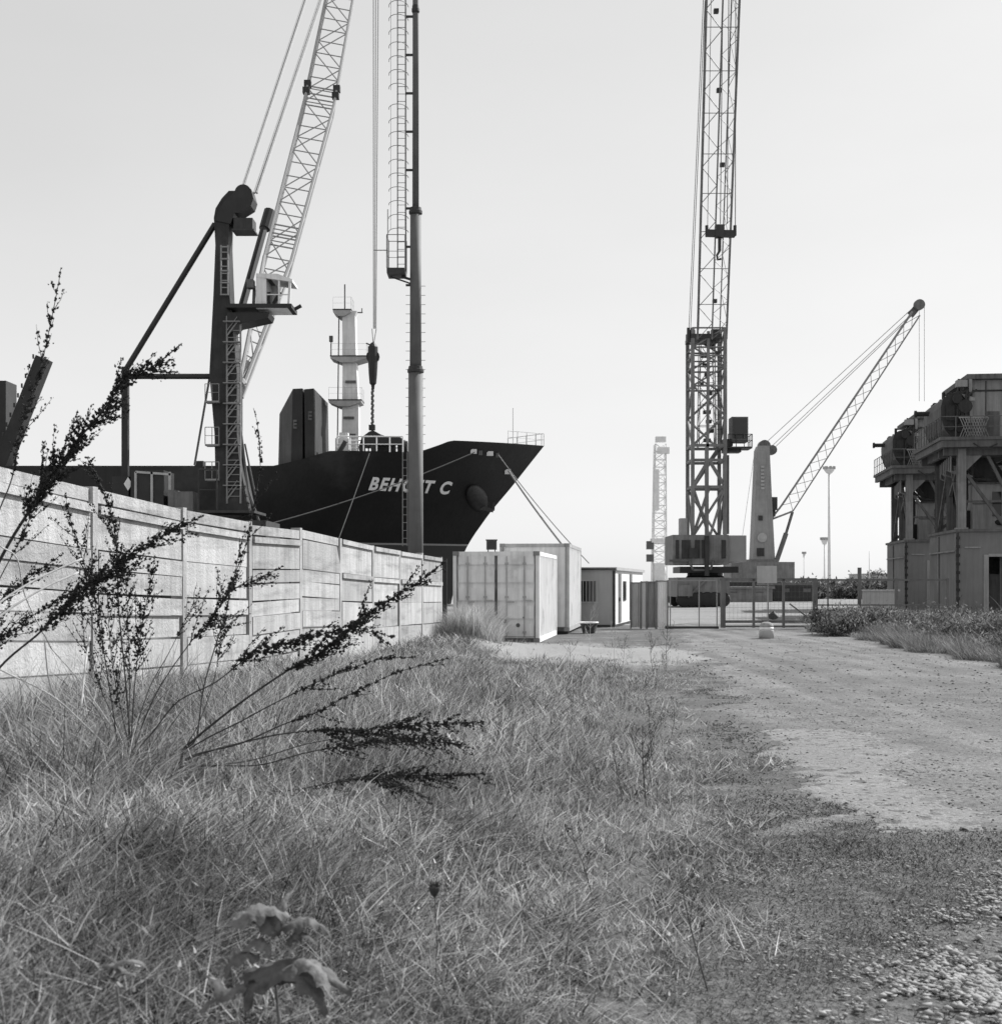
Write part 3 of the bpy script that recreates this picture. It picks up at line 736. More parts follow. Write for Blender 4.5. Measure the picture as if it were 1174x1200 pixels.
mb=quadloft(MB(),[sec(258,296,600,d=2.4),sec(256,284,540,d=2.0),sec(255,281,510,d=1.8),sec(249,281,440,d=1.8),sec(253,272,350,d=1.5),sec(255,270,290,d=1.3),sec(253,271,258,d=1.2),sec(255,273,247,d=1.2),sec(262,280,235,d=1.1),sec(270,284,226,d=1.0)])
tower=mb.build('tower',M('tower_paint',.026,.4,1.2,.6,streak=.3,blotch=.5,blotch_val=.06),root)
mb=MB(); mb.disc(cp(287,229,CY),.50,1.3,'y',20)
mb.prism([cp(252,258,CY-.68),cp(270,262,CY-.68),cp(275,249,CY-.68),cp(281,249,CY-.68),cp(294,241,CY-.68),cp(297,232,CY-.68),cp(294,221,CY-.68),cp(286,218,CY-.68),cp(276,223,CY-.68),cp(262,236,CY-.68),cp(254,250,CY-.68)],(0,1.36,0)); mb.build('sheave_head',m_black,tower)
mb=MB(); a=cp(276,272); b_=cp(298,258); mb.b(a.x,b_.x,CY-.6,CY+.6,a.z,b_.z); mb.b(a.x-.1,b_.x+.1,CY-.7,CY+.7,a.z-.05,a.z+.05); mb.bar(cp(268,259),cp(277,262),.3); mb.build('winch_box',m_dark,tower)
mb=MB(); mb.ladder(cp(259,345,CY-.95),cp(259,287,CY-.95),(cp(267,0).x-cp(259,0).x,0,0),.38,.05,.04); 
for k in range(5): 
    z=345-k*14; mb.bar(cp(258,z,CY-.97),cp(268,z,CY-.97),.08)
mb.build('front_ladder',m_galv,tower)
mb=MB(); mb.ladder(cp(266,590,CY-1.2),cp(266,370,CY-1.05),(.8,0,0),.42,.06,.03)
for k in range(9):
    y0=585-k*24; mb.tube([cp(266,y0,CY-1.2),cp(278,y0-16,CY-1.2)],.05,5); mb.tube([cp(266,y0-6,CY-1.25),cp(278,y0-22,CY-1.25)],.025,4); mb.box(cp(272,y0-16,CY-1.2),(1.0,.5,.05))
mb.build('stairway',m_galv,tower)
for py in (470,520,560):
    mb=MB(); a=cp(246,py+5); b_=cp(262,py); mb.b(a.x,b_.x,CY-1.4,CY-.6,a.z,a.z+.1); mb.rail([(a.x,CY-1.35,a.z+.1),(b_.x,CY-1.35,a.z+.1)],1.0,.025,.5); mb.build('landing',m_galv,tower)
mb=MB(); a=cp(241,603); b_=cp(305,598); mb.b(a.x,b_.x,CY-2,CY+2,a.z,a.z+.15); mb.rail([(a.x,CY-1.9,a.z+.15),(cp(262,0).x,CY-1.9,a.z+.15)],2.4,.05,.8); mb.build('base_platform',m_dark,root)
# cab
mb=MB(); a=cp(272,372,CY-1); b_=cp(316,362,CY-1)
mb.b(cp(270,0).x,cp(346,0).x,CY-1.5,CY+.8,cp(0,366).z,cp(0,361.5).z); mb.prism([cp(266,392,CY-1.2),cp(278,380,CY-1.2),cp(314,372,CY-1.2),cp(316,366,CY-1.2),cp(266,366,CY-1.2)],(0,1.8,0)); mb.bar(cp(342,364),cp(353,358),.18); mb.build('cab_platform',m_black,root)
cab=MB(); y0,y1=CY-1.35,CY+.65
cab.prism([cp(300,361,y0),cp(312,361,y0),cp(312,323.5,y0),cp(300,320,y0)],(0,y1-y0,0))
cab.prism([cp(300,320,y0-.04),cp(325,320.5,y0-.04),cp(342.5,327,y0-.04),cp(342.5,330,y0-.04),cp(300,324,y0-.04)],(0,y1-y0+.08,0))
cab.prism([cp(312,361,y0),cp(337,361,y0),cp(337,358,y0),cp(312,358,y0)],(0,y1-y0,0))
cab.bar(cp(338,360,y0+.1),cp(340,327,y0+.1),.14); cab.bar(cp(338,360,y1-.1),cp(340,327,y1-.1),.14); cab.bar(cp(327,360,y0+.1),cp(327,326,y0+.1),.1); cab.bar(cp(312,345,y0+.05),cp(338,345,y0+.05),.06)
cab.prism([cp(312,361,y1-.03),cp(326,361,y1-.03),cp(326,324,y1-.03),cp(312,322,y1-.03)],(0,.03,0)); cb=cab.build('cab',m_white,root)
mb=MB(); mb.b(cp(313,0).x,cp(320,0).x,CY-1.0,CY-.2,cp(0,359).z,cp(0,346).z); mb.b(cp(313,0).x,cp(316,0).x,CY-1,CY-.2,cp(0,346).z,cp(0,332).z); mb.bar(cp(321,356,CY-.6),cp(328,342,CY-.6),.2); mb.b(cp(314,0).x,cp(338,0).x,CY-1.2,CY+.5,cp(0,332.5).z,cp(0,328.5).z); mb.build('cab_seat',m_dark,cb)
mb=MB(); mb.prism([cp(337.5,357,y0+.12),cp(339.5,331,y0+.12),cp(339.5,331,y1-.12),cp(337.5,357,y1-.12)],(.03,0,0)); mb.build('cab_glass',m_glass,cb)
mb=MB(); mb.box(cp(294,333,CY-.5),(.4,.6,.5)); mb.bar(cp(297,361),cp(298,335),.16); mb.build('air_unit',m_mid,cb)
# luffing ram
mb=MB(); mb.tube([cp(283,361,83),cp(310,265,86)],.24,10); mb.tube([cp(310,268,86),cp(316,247,86.5)],.36,10); mb.build('luffing_ram',m_black,root)
# boom
L0=cp(279,446,84); 
def bl(py):   # left and right chord at a picture height; depth grows along the boom
    t_=(446-py)/(446+140); Y=lerp(84,113,t_)
    l=float(np.interp(py,[-140,0,130,300,446],[413,381,354,310,281])); r_=float(np.interp(py,[-140,0,130,300,320,446],[438,412,389,341,334,285]))
    return t_,Y,l,r_
def corners(py):
    t_,Y,l,r_=bl(py); d=.9
    return [P(l,py,Y-d),P(r_,py+6,Y-d),P(r_-1.5,py+6+14,Y+d),P(l-1.5,py+14,Y+d)]
boom=None; segs=[446,300,118,-20,-140]; nb=[5,6,5,4]
mb=MB()
for i_ in range(4):
    c0,c1=corners(segs[i_]),corners(segs[i_+1])
    for k in range(4): mb.tube([c0[k],c1[k]],.11 if i_ else .13,6)
mb.tube([corners(446)[0],corners(446)[1]],.3,8)
# solid foot plates
for k in (0,3):
    a=corners(446)[k]; b_=corners(372)[k]; a2=corners(446)[k^1] ; b2=corners(372)[k^1]
    mb.prism([a,a2,a2.lerp(b2,.35),a.lerp(b_,.35)],(0,.06,0))
m_boom=M('pale_boom_paint',.36,.08,1,.6)
boom=mb.build('boom',m_boom,root)
mb=MB()
for i_ in range(4): mb.truss(corners(segs[i_]),corners(segs[i_+1]),nb[i_],.1,.045,chords=False,rungs=True,faces=(0,2))
for i_ in range(4): mb.truss(corners(segs[i_]),corners(segs[i_+1]),nb[i_],.1,.03,chords=False,rungs=False,faces=(1,3))
for py in (100,108,262,272): 
    q=corners(py); mb.tube([q[0],q[1]],.06,5); mb.tube([q[2],q[3]],.06,5)
mb.build('boom_lattice',m_boom,boom)
for py in (98,106):
    for k in (0,1): mb=MB(); mb.box(corners(py)[k],(.5,.5,.45)); mb.build('boom_joint',m_dark,boom)
mb=MB()
tip=P(437,-120,113)
for (o_,x0,x1) in ((0,283,356),(0,285,358.5),(1,298,374),(1,301,377)):
    a=cp(x0,222 if o_==0 else 226,82); b_=P(x1,0,103); mb.tube([a,a.lerp(b_,1.6)],.075,5)
mb.build('pendant_rope',m_rope,root)
mb=MB()
for px in (437.5,441,444.5): mb.tube([P(px,-200,112),P(lerp(px,438,.6),385,112)],.045,5)
for px in (436,441): mb.tube([P(px,385,112),P(437.5,405,112)],.04,5)
mb.build('hoist_rope',m_rope,root)
mb=MB(); mb.lathe([(.1,-1.9),(.28,-1.7),(.35,-.9),(.42,.5),(.4,1.3),(.2,1.6),(.05,1.7)],P(437,425,112),12); mb.disc(P(437,418,112),.55,.3,'y',14); mb.tube([P(437,446,112),P(437,456,112)],[.2,.12],8); mb.bar(P(429,402,112),P(436,405,112),.1); mb.build('hook_block',m_black,root)
# rear stays and counterweight frame
mb=MB(); mb.tube([cp(252,262),cp(147,434)],.17,8); mb.build('back_stay',m_black,root)
mb=MB(); mb.tube([cp(147,441),cp(250,441)],.17,8); mb.build('back_strut',m_black,root)
mb=MB(); mb.bar(cp(147,430),cp(147,590),.38); mb.build('back_post',m_black,root)
mb=MB(); a,b_=cp(138,612),cp(157,560); mb.b(a.x,b_.x,CY-1.2,CY+1.2,a.z,b_.z); cw=mb.build('counterweight',m_black,root)
mb=MB(); cc=cp(150,567,CY-1.25); mb.prism([cc+V((0,0,.4)),cc+V((.25,0,0)),cc+V((0,0,-.4)),cc+V((-.25,0,0))],(0,.03,0)); mb.build('warning_diamond',m_white,cw)
mb=MB(); a,b_=cp(160,604),cp(198,553)
m_=MB(); m_.b(a.x,b_.x,CY-1.3,CY+1.3,a.z,b_.z); hs=m_.build('engine_house',m_black,root)
for px in (159,178,199):
    mb=MB(); mb.bar(cp(px,606,CY-1.35),cp(px,553,CY-1.35),.13); mb.build('house_post',m_lite,hs)
mb=MB(); mb.bar(cp(159,553,CY-1.35),cp(201,556,CY-1.35),.13); mb.build('house_rail',m_lite,hs)
mb=MB(); mb.b(cp(204,0).x,cp(212,0).x,CY-1.5,CY+1,cp(0,608).z,cp(0,576).z); mb.b(cp(212,0).x,cp(233,0).x,CY-1.6,CY-.2,cp(0,610).z,cp(0,578).z); mb.build('tool_box',m_mid,root)
mb=MB(); mb.tube([cp(246,440),cp(228,545)],.07,5); mb.build('hose',m_mid,root)
mb=MB(); 
for k in range(7):
    t0=k/7; mb.tube([cp(283,606-k*0,CY),cp(300,600,CY)],.1,5) if k==0 else None
mb.tube([cp(281,500),cp(290,575),cp(303,612)],.12,6); mb.tube([cp(287,520),cp(299,580)],.06,5); mb.build('cable_loop',m_mid,root)
# chassis on the quay
mb=MB(); x0,x1=cp(130,0).x,cp(330,0).x; mb.b(x0,x1,CY-3,CY+3,1.0,2.4); mb.b(cp(200,0).x,cp(320,0).x,CY-2.5,CY+2.5,2.4,cp(0,612).z); mb.build('chassis',m_dark,root)
for k in range(8):
    x=lerp(x0+.8,x1-.8,k/7)
    for y in (CY-3.15,CY+3.15):
        mb=MB(); mb.lathe([(.25,-.3),(.62,-.28),(.68,-.15),(.68,.15),(.62,.28),(.25,.3)],(x,y,.68),16,'y'); mb.build('wheel',m_black,root)
# sling and load on the hook (resting on the ship's deck edge)
ld=thing('hoist_chain',P(436,500,112),'dark chain hanging from the crane hook down to the ship','chain')
mb=MB()
for k in range(26):
    p=P(436.5+.6*math.sin(k*2),456+k*1.9,112); mb.lathe([(.03,-.14),(.11,-.07),(.11,.07),(.03,.14)],p,6)
mb.build('links',m_ropedk,ld)
ld=thing('cargo_grab',P(434,525,111),'dark humped cargo grab beneath the chain on the ship foredeck','grab')
mb=MB(); vs=[P(420,524,111),P(424,512,111),P(432,506,111),P(437,504,111),P(446,509,111),P(455,512,111),P(466,511,111),P(472,514,111),P(472,519,111),P(440,521,111)]
mb.prism(vs,(0,1.6,0)); mb.build('shell',m_black,ld)
mb=MB(); mb.bar(P(436,504,111.5),P(436,498,111.5),.5); mb.bar(P(424,524,111),P(426,536,111),.5,.3); mb.bar(P(437,522,111),P(439,536,111),.4,.3); mb.build('arm',m_dark,ld)

# ------------------------------------------------------------- lattice tower crane (centre right)
TY=100.0
def tp(px,py,Y=TY): return P(px,py,Y)
c=tp(827,700); c.z=0
root=thing('lattice_crane',c,'tall dark lattice tower crane with side cab and its boom pointing almost straight up','crane')
d=1.35
def tc4(pl,pr,py,Y=TY,dd=d): 
    a=tp(pl,py,Y); b_=tp(pr,py,Y); return [V((a.x,Y-dd,a.z)),V((b_.x,Y-dd,a.z)),V((b_.x,Y+dd,a.z)),V((a.x,Y+dd,a.z))]
lv=[630,572,541,524,455,420,388]
mb=MB()
c0,c1=tc4(808.5,846,630),tc4(808.5,846,388)
for k in range(4): mb.bar(c0[k],c1[k],.25)
mb.bar(tp(828,630,TY-d),tp(828,524,TY-d),.26); mb.bar(tp(829,524,TY-d),tp(830,388,TY-d),.2)
tw=mb.build('tower',m_crane,root)
mb=MB()
for i_,py in enumerate(lv):
    q=tc4(808.5,846,py)
    for k in range(4): mb.bar(q[k],q[(k+1)%4],.2 if py>500 else .1)
mb.truss(tc4(808.5,846,630),tc4(808.5,846,572),1,.1,.10,chords=False,rungs=False); 
q0,q1=tc4(808.5,828,630),tc4(808.5,828,572); mb.tube([q0[0],q1[1]],.12,5); mb.tube([q0[1],q1[0]],.12,5)
q0,q1=tc4(828,846,630),tc4(828,846,572); mb.tube([q0[0],q1[1]],.1,5)
q0,q1=tc4(808.5,846,572),tc4(808.5,846,541); 
mb.tube([q0[0],V(q1[0]).lerp(q1[1],.5)],.14,5); mb.tube([q0[1],V(q1[0]).lerp(q1[1],.5)],.14,5)
mb.tube([tp(812,570),tp(842,526)],.16,6)
mb.truss(tc4(808.5,846,524),tc4(808.5,846,455),2,.1,.09,chords=False,rungs=False)
mb.truss(tc4(808.5,846,455),tc4(808.5,846,388),3,.1,.07,chords=False,rungs=True)
mb.truss(tc4(818,838,524,TY,.5),tc4(820,836,400,TY,.5),5,.035,.025,chords=True)
mb.build('tower_lattice',m_crane,tw)
mb=MB(); mb.ladder(tp(838,520,TY-.4),tp(838,390,TY-.4),(.45,0,0),.35,.03,.02); 
for k in range(12): mb.box(tp(822+12*R.random(),395+k*11,TY+R.uniform(-.7,.7)),(R.uniform(.2,.6),.4,.25))
mb.build('tower_fittings',m_dark,tw)
mb=MB(); a,b_=tp(806,400),tp(842,394); mb.b(a.x,b_.x,TY-1.5,TY+1.5,a.z,a.z+.3); mb.bar(tp(806.5,401,TY-1.4),tp(806.5,384,TY-1.4),.2); mb.box(tp(810,392,TY-1),(.5,.5,.6)); mb.box(tp(838,391,TY-1),(.6,.5,.6)); mb.build('tower_head',m_dark,tw)
mb=MB(); mb.b(tp(848,0).x,tp(853,0).x,TY-.5,TY+.5,tp(0,626).z,tp(0,534).z); mb.build('cable_duct',m_mid,tw)
# boom
def bc(t_):
    Y=lerp(98,77,t_); z=lerp(19.6,50,t_); py=HY-(z-EYE)*F/Y
    cxp=float(np.interp(py,[-400,0,388],[858,842.5,832.5])); hw=1.03
    X=(cxp-CX)/F*Y
    n=V((0,.82,.57))*.8
    return [V((X-hw,Y,z))-n,V((X+hw,Y,z))-n,V((X+hw*.75,Y,z))+n,V((X-hw*.75,Y,z))+n]
mb=MB()
for k in range(4): mb.tube([bc(0)[k],bc(1)[k]],.085 if k<2 else .05,6)
for k in (0,): mb.tube([(bc(0)[0]+bc(0)[1])*.5,(bc(1)[0]+bc(1)[1])*.5],.06,6)
bm=mb.build('boom',m_crane,root)
mb=MB(); mb.truss(bc(0),bc(1),26,.1,.022,chords=False,rungs=False,faces=(1,3)); 
f0=[bc(0)[0],(bc(0)[0]+bc(0)[1])*.5,(bc(0)[2]+bc(0)[3])*.5,bc(0)[3]]; f1=[bc(1)[0],(bc(1)[0]+bc(1)[1])*.5,(bc(1)[2]+bc(1)[3])*.5,bc(1)[3]]
mb.truss(f0,f1,30,.1,.028,chords=False,rungs=False,faces=(0,))
h0=[f0[1],bc(0)[1],bc(0)[2],f0[2]]; h1=[f1[1],bc(1)[1],bc(1)[2],f1[2]]; mb.truss(h0,h1,38,.1,.02,chords=False,rungs=False,faces=(0,))
for k in range(13): 
    q=bc((k+1)/14); mb.tube([q[0],q[1]],.028,5)
mb.build('boom_lattice',m_crane,bm)
for k in range(7):
    mb=MB(); q=bc(.08+.13*k); mb.box(q[0].lerp(q[1],.2+.6*R.random())+V((0,.3,0)),(.3,.3,.25)); mb.build('boom_light',m_dark,bm)
mb=MB()
HKY=78.0
for px in (861.5,): 
    mb.tube([tp(px,268,HKY),tp(862.5,-320,HKY)],.03,4)
mb.tube([tp(829,265,HKY),tp(838,-320,HKY)],.022,4); mb.tube([tp(844,262,HKY),tp(850,-320,HKY)],.03,4); mb.tube([tp(852,262,HKY),tp(856,-320,HKY)],.03,4)
mb.build('hoist_rope',m_ropedk,root)
mb=MB(); mb.tube([tp(807,388,TY-1.2),P(824,0,85)],.03,4); mb.tube([P(824,0,85),P(838,-320,78)],.03,4); mb.tube([tp(809,388,TY-1.2),P(826,0,85)],.03,4); mb.build('pendant_rope',m_ropedk,root)
mb=MB(); mb.bar(tp(827,273,HKY),tp(861,274,HKY),.42,.35); mb.bar(tp(828,276,HKY),tp(828,264,HKY),.16); mb.bar(tp(861,276,HKY),tp(861,264,HKY),.16); mb.box(tp(843,271,HKY),(.5,.5,.7)); mb.tube([tp(843,276,HKY),tp(843,294,HKY)],.1,6); mb.tube([tp(843,294,HKY),tp(840,299,HKY),tp(841,304,HKY),tp(845,303,HKY)],.07,6); mb.build('hook_block',m_dark,root)
# side cab
mb=MB(); a,b_=tp(846,527),tp(878,518); mb.b(a.x,b_.x,TY-1.2,TY+.6,a.z,a.z+.12); mb.b(a.x,tp(866,0).x,TY-.9,TY+.3,a.z-.25,a.z-.002); mb.rail([(tp(850,0).x,TY-1.15,a.z+.12),(b_.x,TY-1.15,a.z+.12),(b_.x,TY+.55,a.z+.12)],.9,.03,.6); mb.box(tp(852,519,TY-.2),(.7,.8,.5)); mb.build('cab_platform',m_dark,root)
mb=MB(); a,b_=tp(855,519),tp(874,490); mb.b(a.x,b_.x,TY-.9,TY+.5,a.z,b_.z); cb=mb.build('cab',m_mid,root)
mb=MB(); mb.b(a.x+.1,b_.x-.1,TY-.93,TY-.903,a.z+.25,b_.z-.1); mb.build('cab_window',m_glass,cb)
# machinery house
mb=MB(); a,b_=tp(784,662),tp(848,628); mb.b(a.x,b_.x,TY-2.2,TY+2.6,a.z,b_.z); hs=mb.build('machine_house',m_crane,root)
mb=MB(); mb.b(tp(848.2,0).x,tp(869,0).x,TY-1.9,TY+2.2,tp(0,659).z,tp(0,628.5).z); mb.build('electrics_box',M('electrics_box_paint',.30,.1,1,.6),root)
for px,w_ in ((789,4),(799,10),(812,6),(821,9),(842,5)):
    mb=MB(); mb.b(tp(px-w_/2,0).x,tp(px+w_/2,0).x,TY-2.26,TY-2.2,tp(0,655).z,tp(0,634).z); mb.build('panel_door',m_dark,hs)
mb=MB(); mb.bar(tp(828,675,TY-2.4),tp(828,628,TY-2.4),.3); mb.box(tp(812,648,TY-2.35),(.6,.3,.7)); mb.build('column_foot',m_dark,hs)
mb=MB(); mb.bar(tp(784,657,TY-2.35),tp(807,657,TY-2.35),.15); mb.bar(tp(807,657,TY-2.35),tp(812,668,TY-2.35),.15); mb.bar(tp(812,668,TY-2.35),tp(830,668,TY-2.35),.15); mb.bar(tp(832,668,TY-2.35),tp(836,657,TY-2.35),.15); mb.bar(tp(836,657,TY-2.35),tp(848,657,TY-2.35),.15); mb.build('front_bumper',m_mid,hs)
mb=MB(); mb.b(tp(795,0).x,tp(803,0).x,TY-1,TY,tp(0,627.8).z,tp(0,608).z); mb.build('exhaust_stack',m_lite,hs)
mb=MB(); mb.lathe([(1.5,-.35),(1.3,-.1),(1.3,.35)],tp(826,673),20); mb.box(tp(826,668),(4.2,4,.45)); mb.build('slew_ring',m_black,root)
mb=MB(); a,b_=tp(788,700),tp(848,677); mb.b(a.x,b_.x,TY-2.6,TY+2.6,.75,b_.z); mb.bar(tp(806,700,TY-2.7),tp(829,678,TY-2.7),.12); mb.b(tp(789,0).x,tp(805,0).x,TY-2.9,TY-2.6,.8,1.6); mb.build('chassis',m_crane,root)
for k in range(6):
    x=lerp(a.x+.5,b_.x-.5,k/5)
    for y in (TY-2.5,TY+2.5):
        mb=MB(); mb.lathe([(.2,-.25),(.5,-.22),(.56,-.1),(.56,.1),(.5,.22),(.2,.25)],(x,y,.56),14,'y'); mb.build('wheel',m_black,root)

# ------------------------------------------------------------- second mobile crane
DY=170.0
def dp(px,py,Y=DY): return P(px,py,Y)
c=dp(890,700); c.z=0
root=thing('mobile_crane',c,'grey mobile harbour crane with solid tapering tower and long slanting lattice jib','crane')
m_g2=M('mobile_crane_paint',.3,.15,.6,.6,streak=.2)
mb=MB(); quadloft(mb,[(dp(880,0).x,dp(905.5,0).x,DY-1.4,DY+1.4,dp(0,656).z),(dp(882.5,0).x,dp(902.5,0).x,DY-1.2,DY+1.2,dp(0,590).z),(dp(885,0).x,dp(900,0).x,DY-1,DY+1,dp(0,528).z),(dp(887,0).x,dp(900,0).x,DY-.9,DY+.9,dp(0,523).z)]); tw=mb.build('tower',m_g2,root)
mb=MB(); mb.disc(dp(895,523),.75,1.2,'y',16); mb.disc(dp(904,527.5),.6,1,'y',16); mb.bar(dp(893,526),dp(905,528),.6); mb.build('sheave_head',m_mid,tw)
mb=MB(); mb.disc(dp(893,630,DY-1.42),.6,.06,'y',18); mb.build('emblem',m_lite,tw)
mb=MB()
for k in range(7): mb.box(dp(893.5,547+k*4.2,DY-1.22),(.42,.06,.26))
mb.build('tower_marking',m_lite,tw)
mb=MB(); mb.box(dp(891,647,DY-1.4),(.9,.2,1.0)); mb.box(dp(891,607,DY-1.3),(.5,.2,.6)); mb.build('door',m_dark,tw)
mb=MB(); a,b_=dp(900,598),dp(909,583); mb.b(a.x,b_.x,DY-1,DY+1,a.z,b_.z); mb.b(a.x,dp(907,0).x,DY-.8,DY+.8,a.z-.8,a.z-.002); mb.build('cab',m_dark,root)
def j4(px,pyt,pyb,px2,Y,d): 
    return [P(px,pyt,Y-d),P(px2,pyb,Y-d),P(px2,pyb,Y+d),P(px,pyt,Y+d)]
J0=j4(916,592,599,929,169,.8); J1=j4(1069,365,369,1078,150,.7); 
mb=MB()
for k in range(4): mb.tube([J0[k],J1[k]],.13 if k in (0,3) else .085,6)
for k in range(4): mb.tube([dp(903,609),J0[k]],.12,6)
bm=mb.build('jib',m_g2,root)
mb=MB(); mb.truss(J0,J1,17,.1,.035,chords=False,rungs=False); mb.build('jib_lattice',m_g2,bm)
mb=MB(); mb.disc(P(1077,357,149.2),.58,.5,'y',18); mb.bar(P(1067,369,150),P(1076,358,149.9),.75); mb.build('jib_head',m_mid,bm)
mb=MB(); 
for (x0,y0,x1,y1) in ((896,520,1068,362),(903,524,1070,366),(906,526,1070,368)): mb.tube([dp(x0,y0),P(x1,y1,150)],.04,4)
mb.tube([dp(884,530),dp(866,655)],.03,4)
mb.build('pendant_rope',m_rope,root)
mb=MB(); mb.tube([P(1077,360,149.5),P(1077,470,149.5)],.03,4); mb.tube([P(1083,358,149.5),P(1083,470,149.5)],.03,4); mb.build('hoist_rope',m_rope,root)
mb=MB(); mb.tube([dp(910,657,168.5),dp(921,625,168.6)],.3,8); mb.tube([dp(921,625,168.6),dp(928.5,600,168.8)],.18,8); mb.build('luffing_ram',m_mid,root)
mb=MB(); a,b_=dp(852,682),dp(925,659); mb.b(a.x,b_.x,DY-3,DY+3,a.z,b_.z); mb.b(dp(860,0).x,dp(868,0).x,DY-1,DY+1,b_.z,b_.z+.5); mb.b(dp(876,0).x,dp(909,0).x,DY-1.8,DY+1.8,b_.z,b_.z+.35); mb.build('machine_deck',m_crane,root)
mb=MB(); mb.b(dp(888,0).x,dp(903,0).x,DY-2,DY+2,1.2,a.z); mb.b(dp(850,0).x,dp(935,0).x,DY-3,DY+3,.9,1.9); mb.build('chassis',m_dark,root)
for k in range(8):
    x=lerp(dp(853,0).x,dp(932,0).x,k/7); mb=MB(); mb.lathe([(.2,-.3),(.6,-.25),(.65,0),(.6,.25),(.2,.3)],(x,DY-3,.65),12,'y'); mb.build('wheel',m_black,root)

# ------------------------------------------------------------- pale crane far away
EY2=300.0
def ep(px,py,Y=EY2): return P(px,py,Y)
c=ep(773,690); c.z=0
root=thing('distant_crane',c,'pale lattice portal crane far away to the left of the dark lattice crane','crane')
mb=MB(); e0=[ep(765,682),ep(781,682),ep(781,682)+V((0,3,0)),ep(765,682)+V((0,3,0))]; e1=[ep(768,520),ep(780,520),ep(780,520)+V((0,2.5,0)),ep(768,520)+V((0,2.5,0))]
mb.truss(e0,e1,18,.17,.10); tw=mb.build('tower',m_pale,root)
mb=MB(); mb.b(ep(763,0).x,ep(780,0).x,EY2-1,EY2+2,ep(0,636).z,ep(0,631).z); mb.b(ep(766,0).x,ep(772,0).x,EY2-.5,EY2+1.5,ep(0,598).z,ep(0,550).z); mb.b(ep(766,0).x,ep(778,0).x,EY2-1,EY2+2,ep(0,682).z,ep(0,660).z); mb.build('collar',m_pale,tw)
mb=MB(); mb.box(ep(774,515),(2.2,1.5,1.2)); mb.box(ep(777,528),(2.6,1.5,1.4)); mb.build('top_sheave',m_pale,tw)
mb=MB(); mb.box(ep(761.5,639),(1.5,1.5,1.8)); mb.build('cab',m_mid,root); mb=MB(); mb.box(ep(761.5,654),(1.5,1.5,1.6)); mb.build('electrics_box',m_mid,root)
mb=MB(); mb.b(ep(764,0).x-1,ep(782,0).x+1,EY2-2,EY2+4,0,ep(0,682).z); mb.build('base',m_mid,root)

# ------------------------------------------------------------- yard light masts and far things
def lmast(px,pt,Y,r_,label,head):
    c=P(px,690,Y); c.z=0; rt=thing('light_mast',c,label,'mast')
    zt=EYE+(HY-pt)/F*Y
    mb=MB(); mb.lathe([(r_*1.3,0),(r_,zt*.5),(r_*.8,zt)],c,10); mb.build('shaft',m_pale,rt,True)
    if head:
        mb=MB(); mb.lathe([(.3,-.5),(head*.7,-.3),(head,.0),(head,.15),(.2,.2)],c+V((0,0,zt)),12); mb.build('head',m_pale,rt)
        for k in range(8):
            a=k*math.pi/4; q=c+V((head*math.cos(a),head*math.sin(a),zt+.35)); mb=MB(); mb.box(q,(.3,.3,.4)); mb.build('lamp',m_lite,rt)
lmast(971.5,551,200,.2,'tall pale yard light mast with crown of lamps to the right of the slanting jib',.75)
lmast(966,634,205,.11,'short pale yard light mast just left of the tall one',.5)
lmast(942,650,260,.07,'very thin far pole left of the two yard light masts',.25)
lmast(1018.5,646,150,.05,'thin pole standing near the dark bush beyond the gate',0)
def farbox(name,px0,px1,pt,Y,dep,label,cat,mat,roof=None):
    a,b_=P(px0,690,Y),P(px1,pt,Y); rt=thing(name,(a.x,Y,0),label,cat)
    mb=MB(); mb.b(a.x,b_.x,Y,Y+dep,0,b_.z); mb.build('wall',mat,rt)
    n=max(2,int((b_.x-a.x)/2.2))
    mb=MB()
    for k in range(n):
        x=lerp(a.x,b_.x,(k+.5)/n); mb.b(x-.35,x+.35,Y-.05,Y-.002,.9,min(2.0,b_.z-.3))
    mb.build('panel',m_dark if mat!=m_dark else m_mid,rt)
    mb=MB(); mb.b(a.x-.2,b_.x+.2,Y-.2,Y+dep+.2,b_.z,b_.z+.2); mb.build('roof',roof or mat,rt)
farbox('quay_shed',845,905,690,125,8,'low dark quay shed directly behind the sliding gate','shed',m_crane)
farbox('quay_shed',908,958,686,128,8,'low dark shed behind the right half of the gate','shed',m_dark,m_mid)
farbox('far_warehouse',930,1100,681,420,20,'long pale low warehouse on the far side of the yard','warehouse',m_lite)
farbox('far_warehouse',1022,1120,673,300,20,'pale gabled distant warehouse beside the concrete tower base','warehouse',m_lite)
rt=thing('block_wall',(P(1012,0,60).x,60,0),'low pale block wall seen through the scrub right of the fence post','wall')
mb=MB(); mb.b(P(1012,0,60).x,P(1052,0,60).x,60,60.3,0,P(0,693,60).z); mb.b(P(1010,0,60).x,P(1054,0,60).x,59.95,60.35,P(0,693,60).z,P(0,691,60).z); mb.build('blockwork',m_lite,rt)
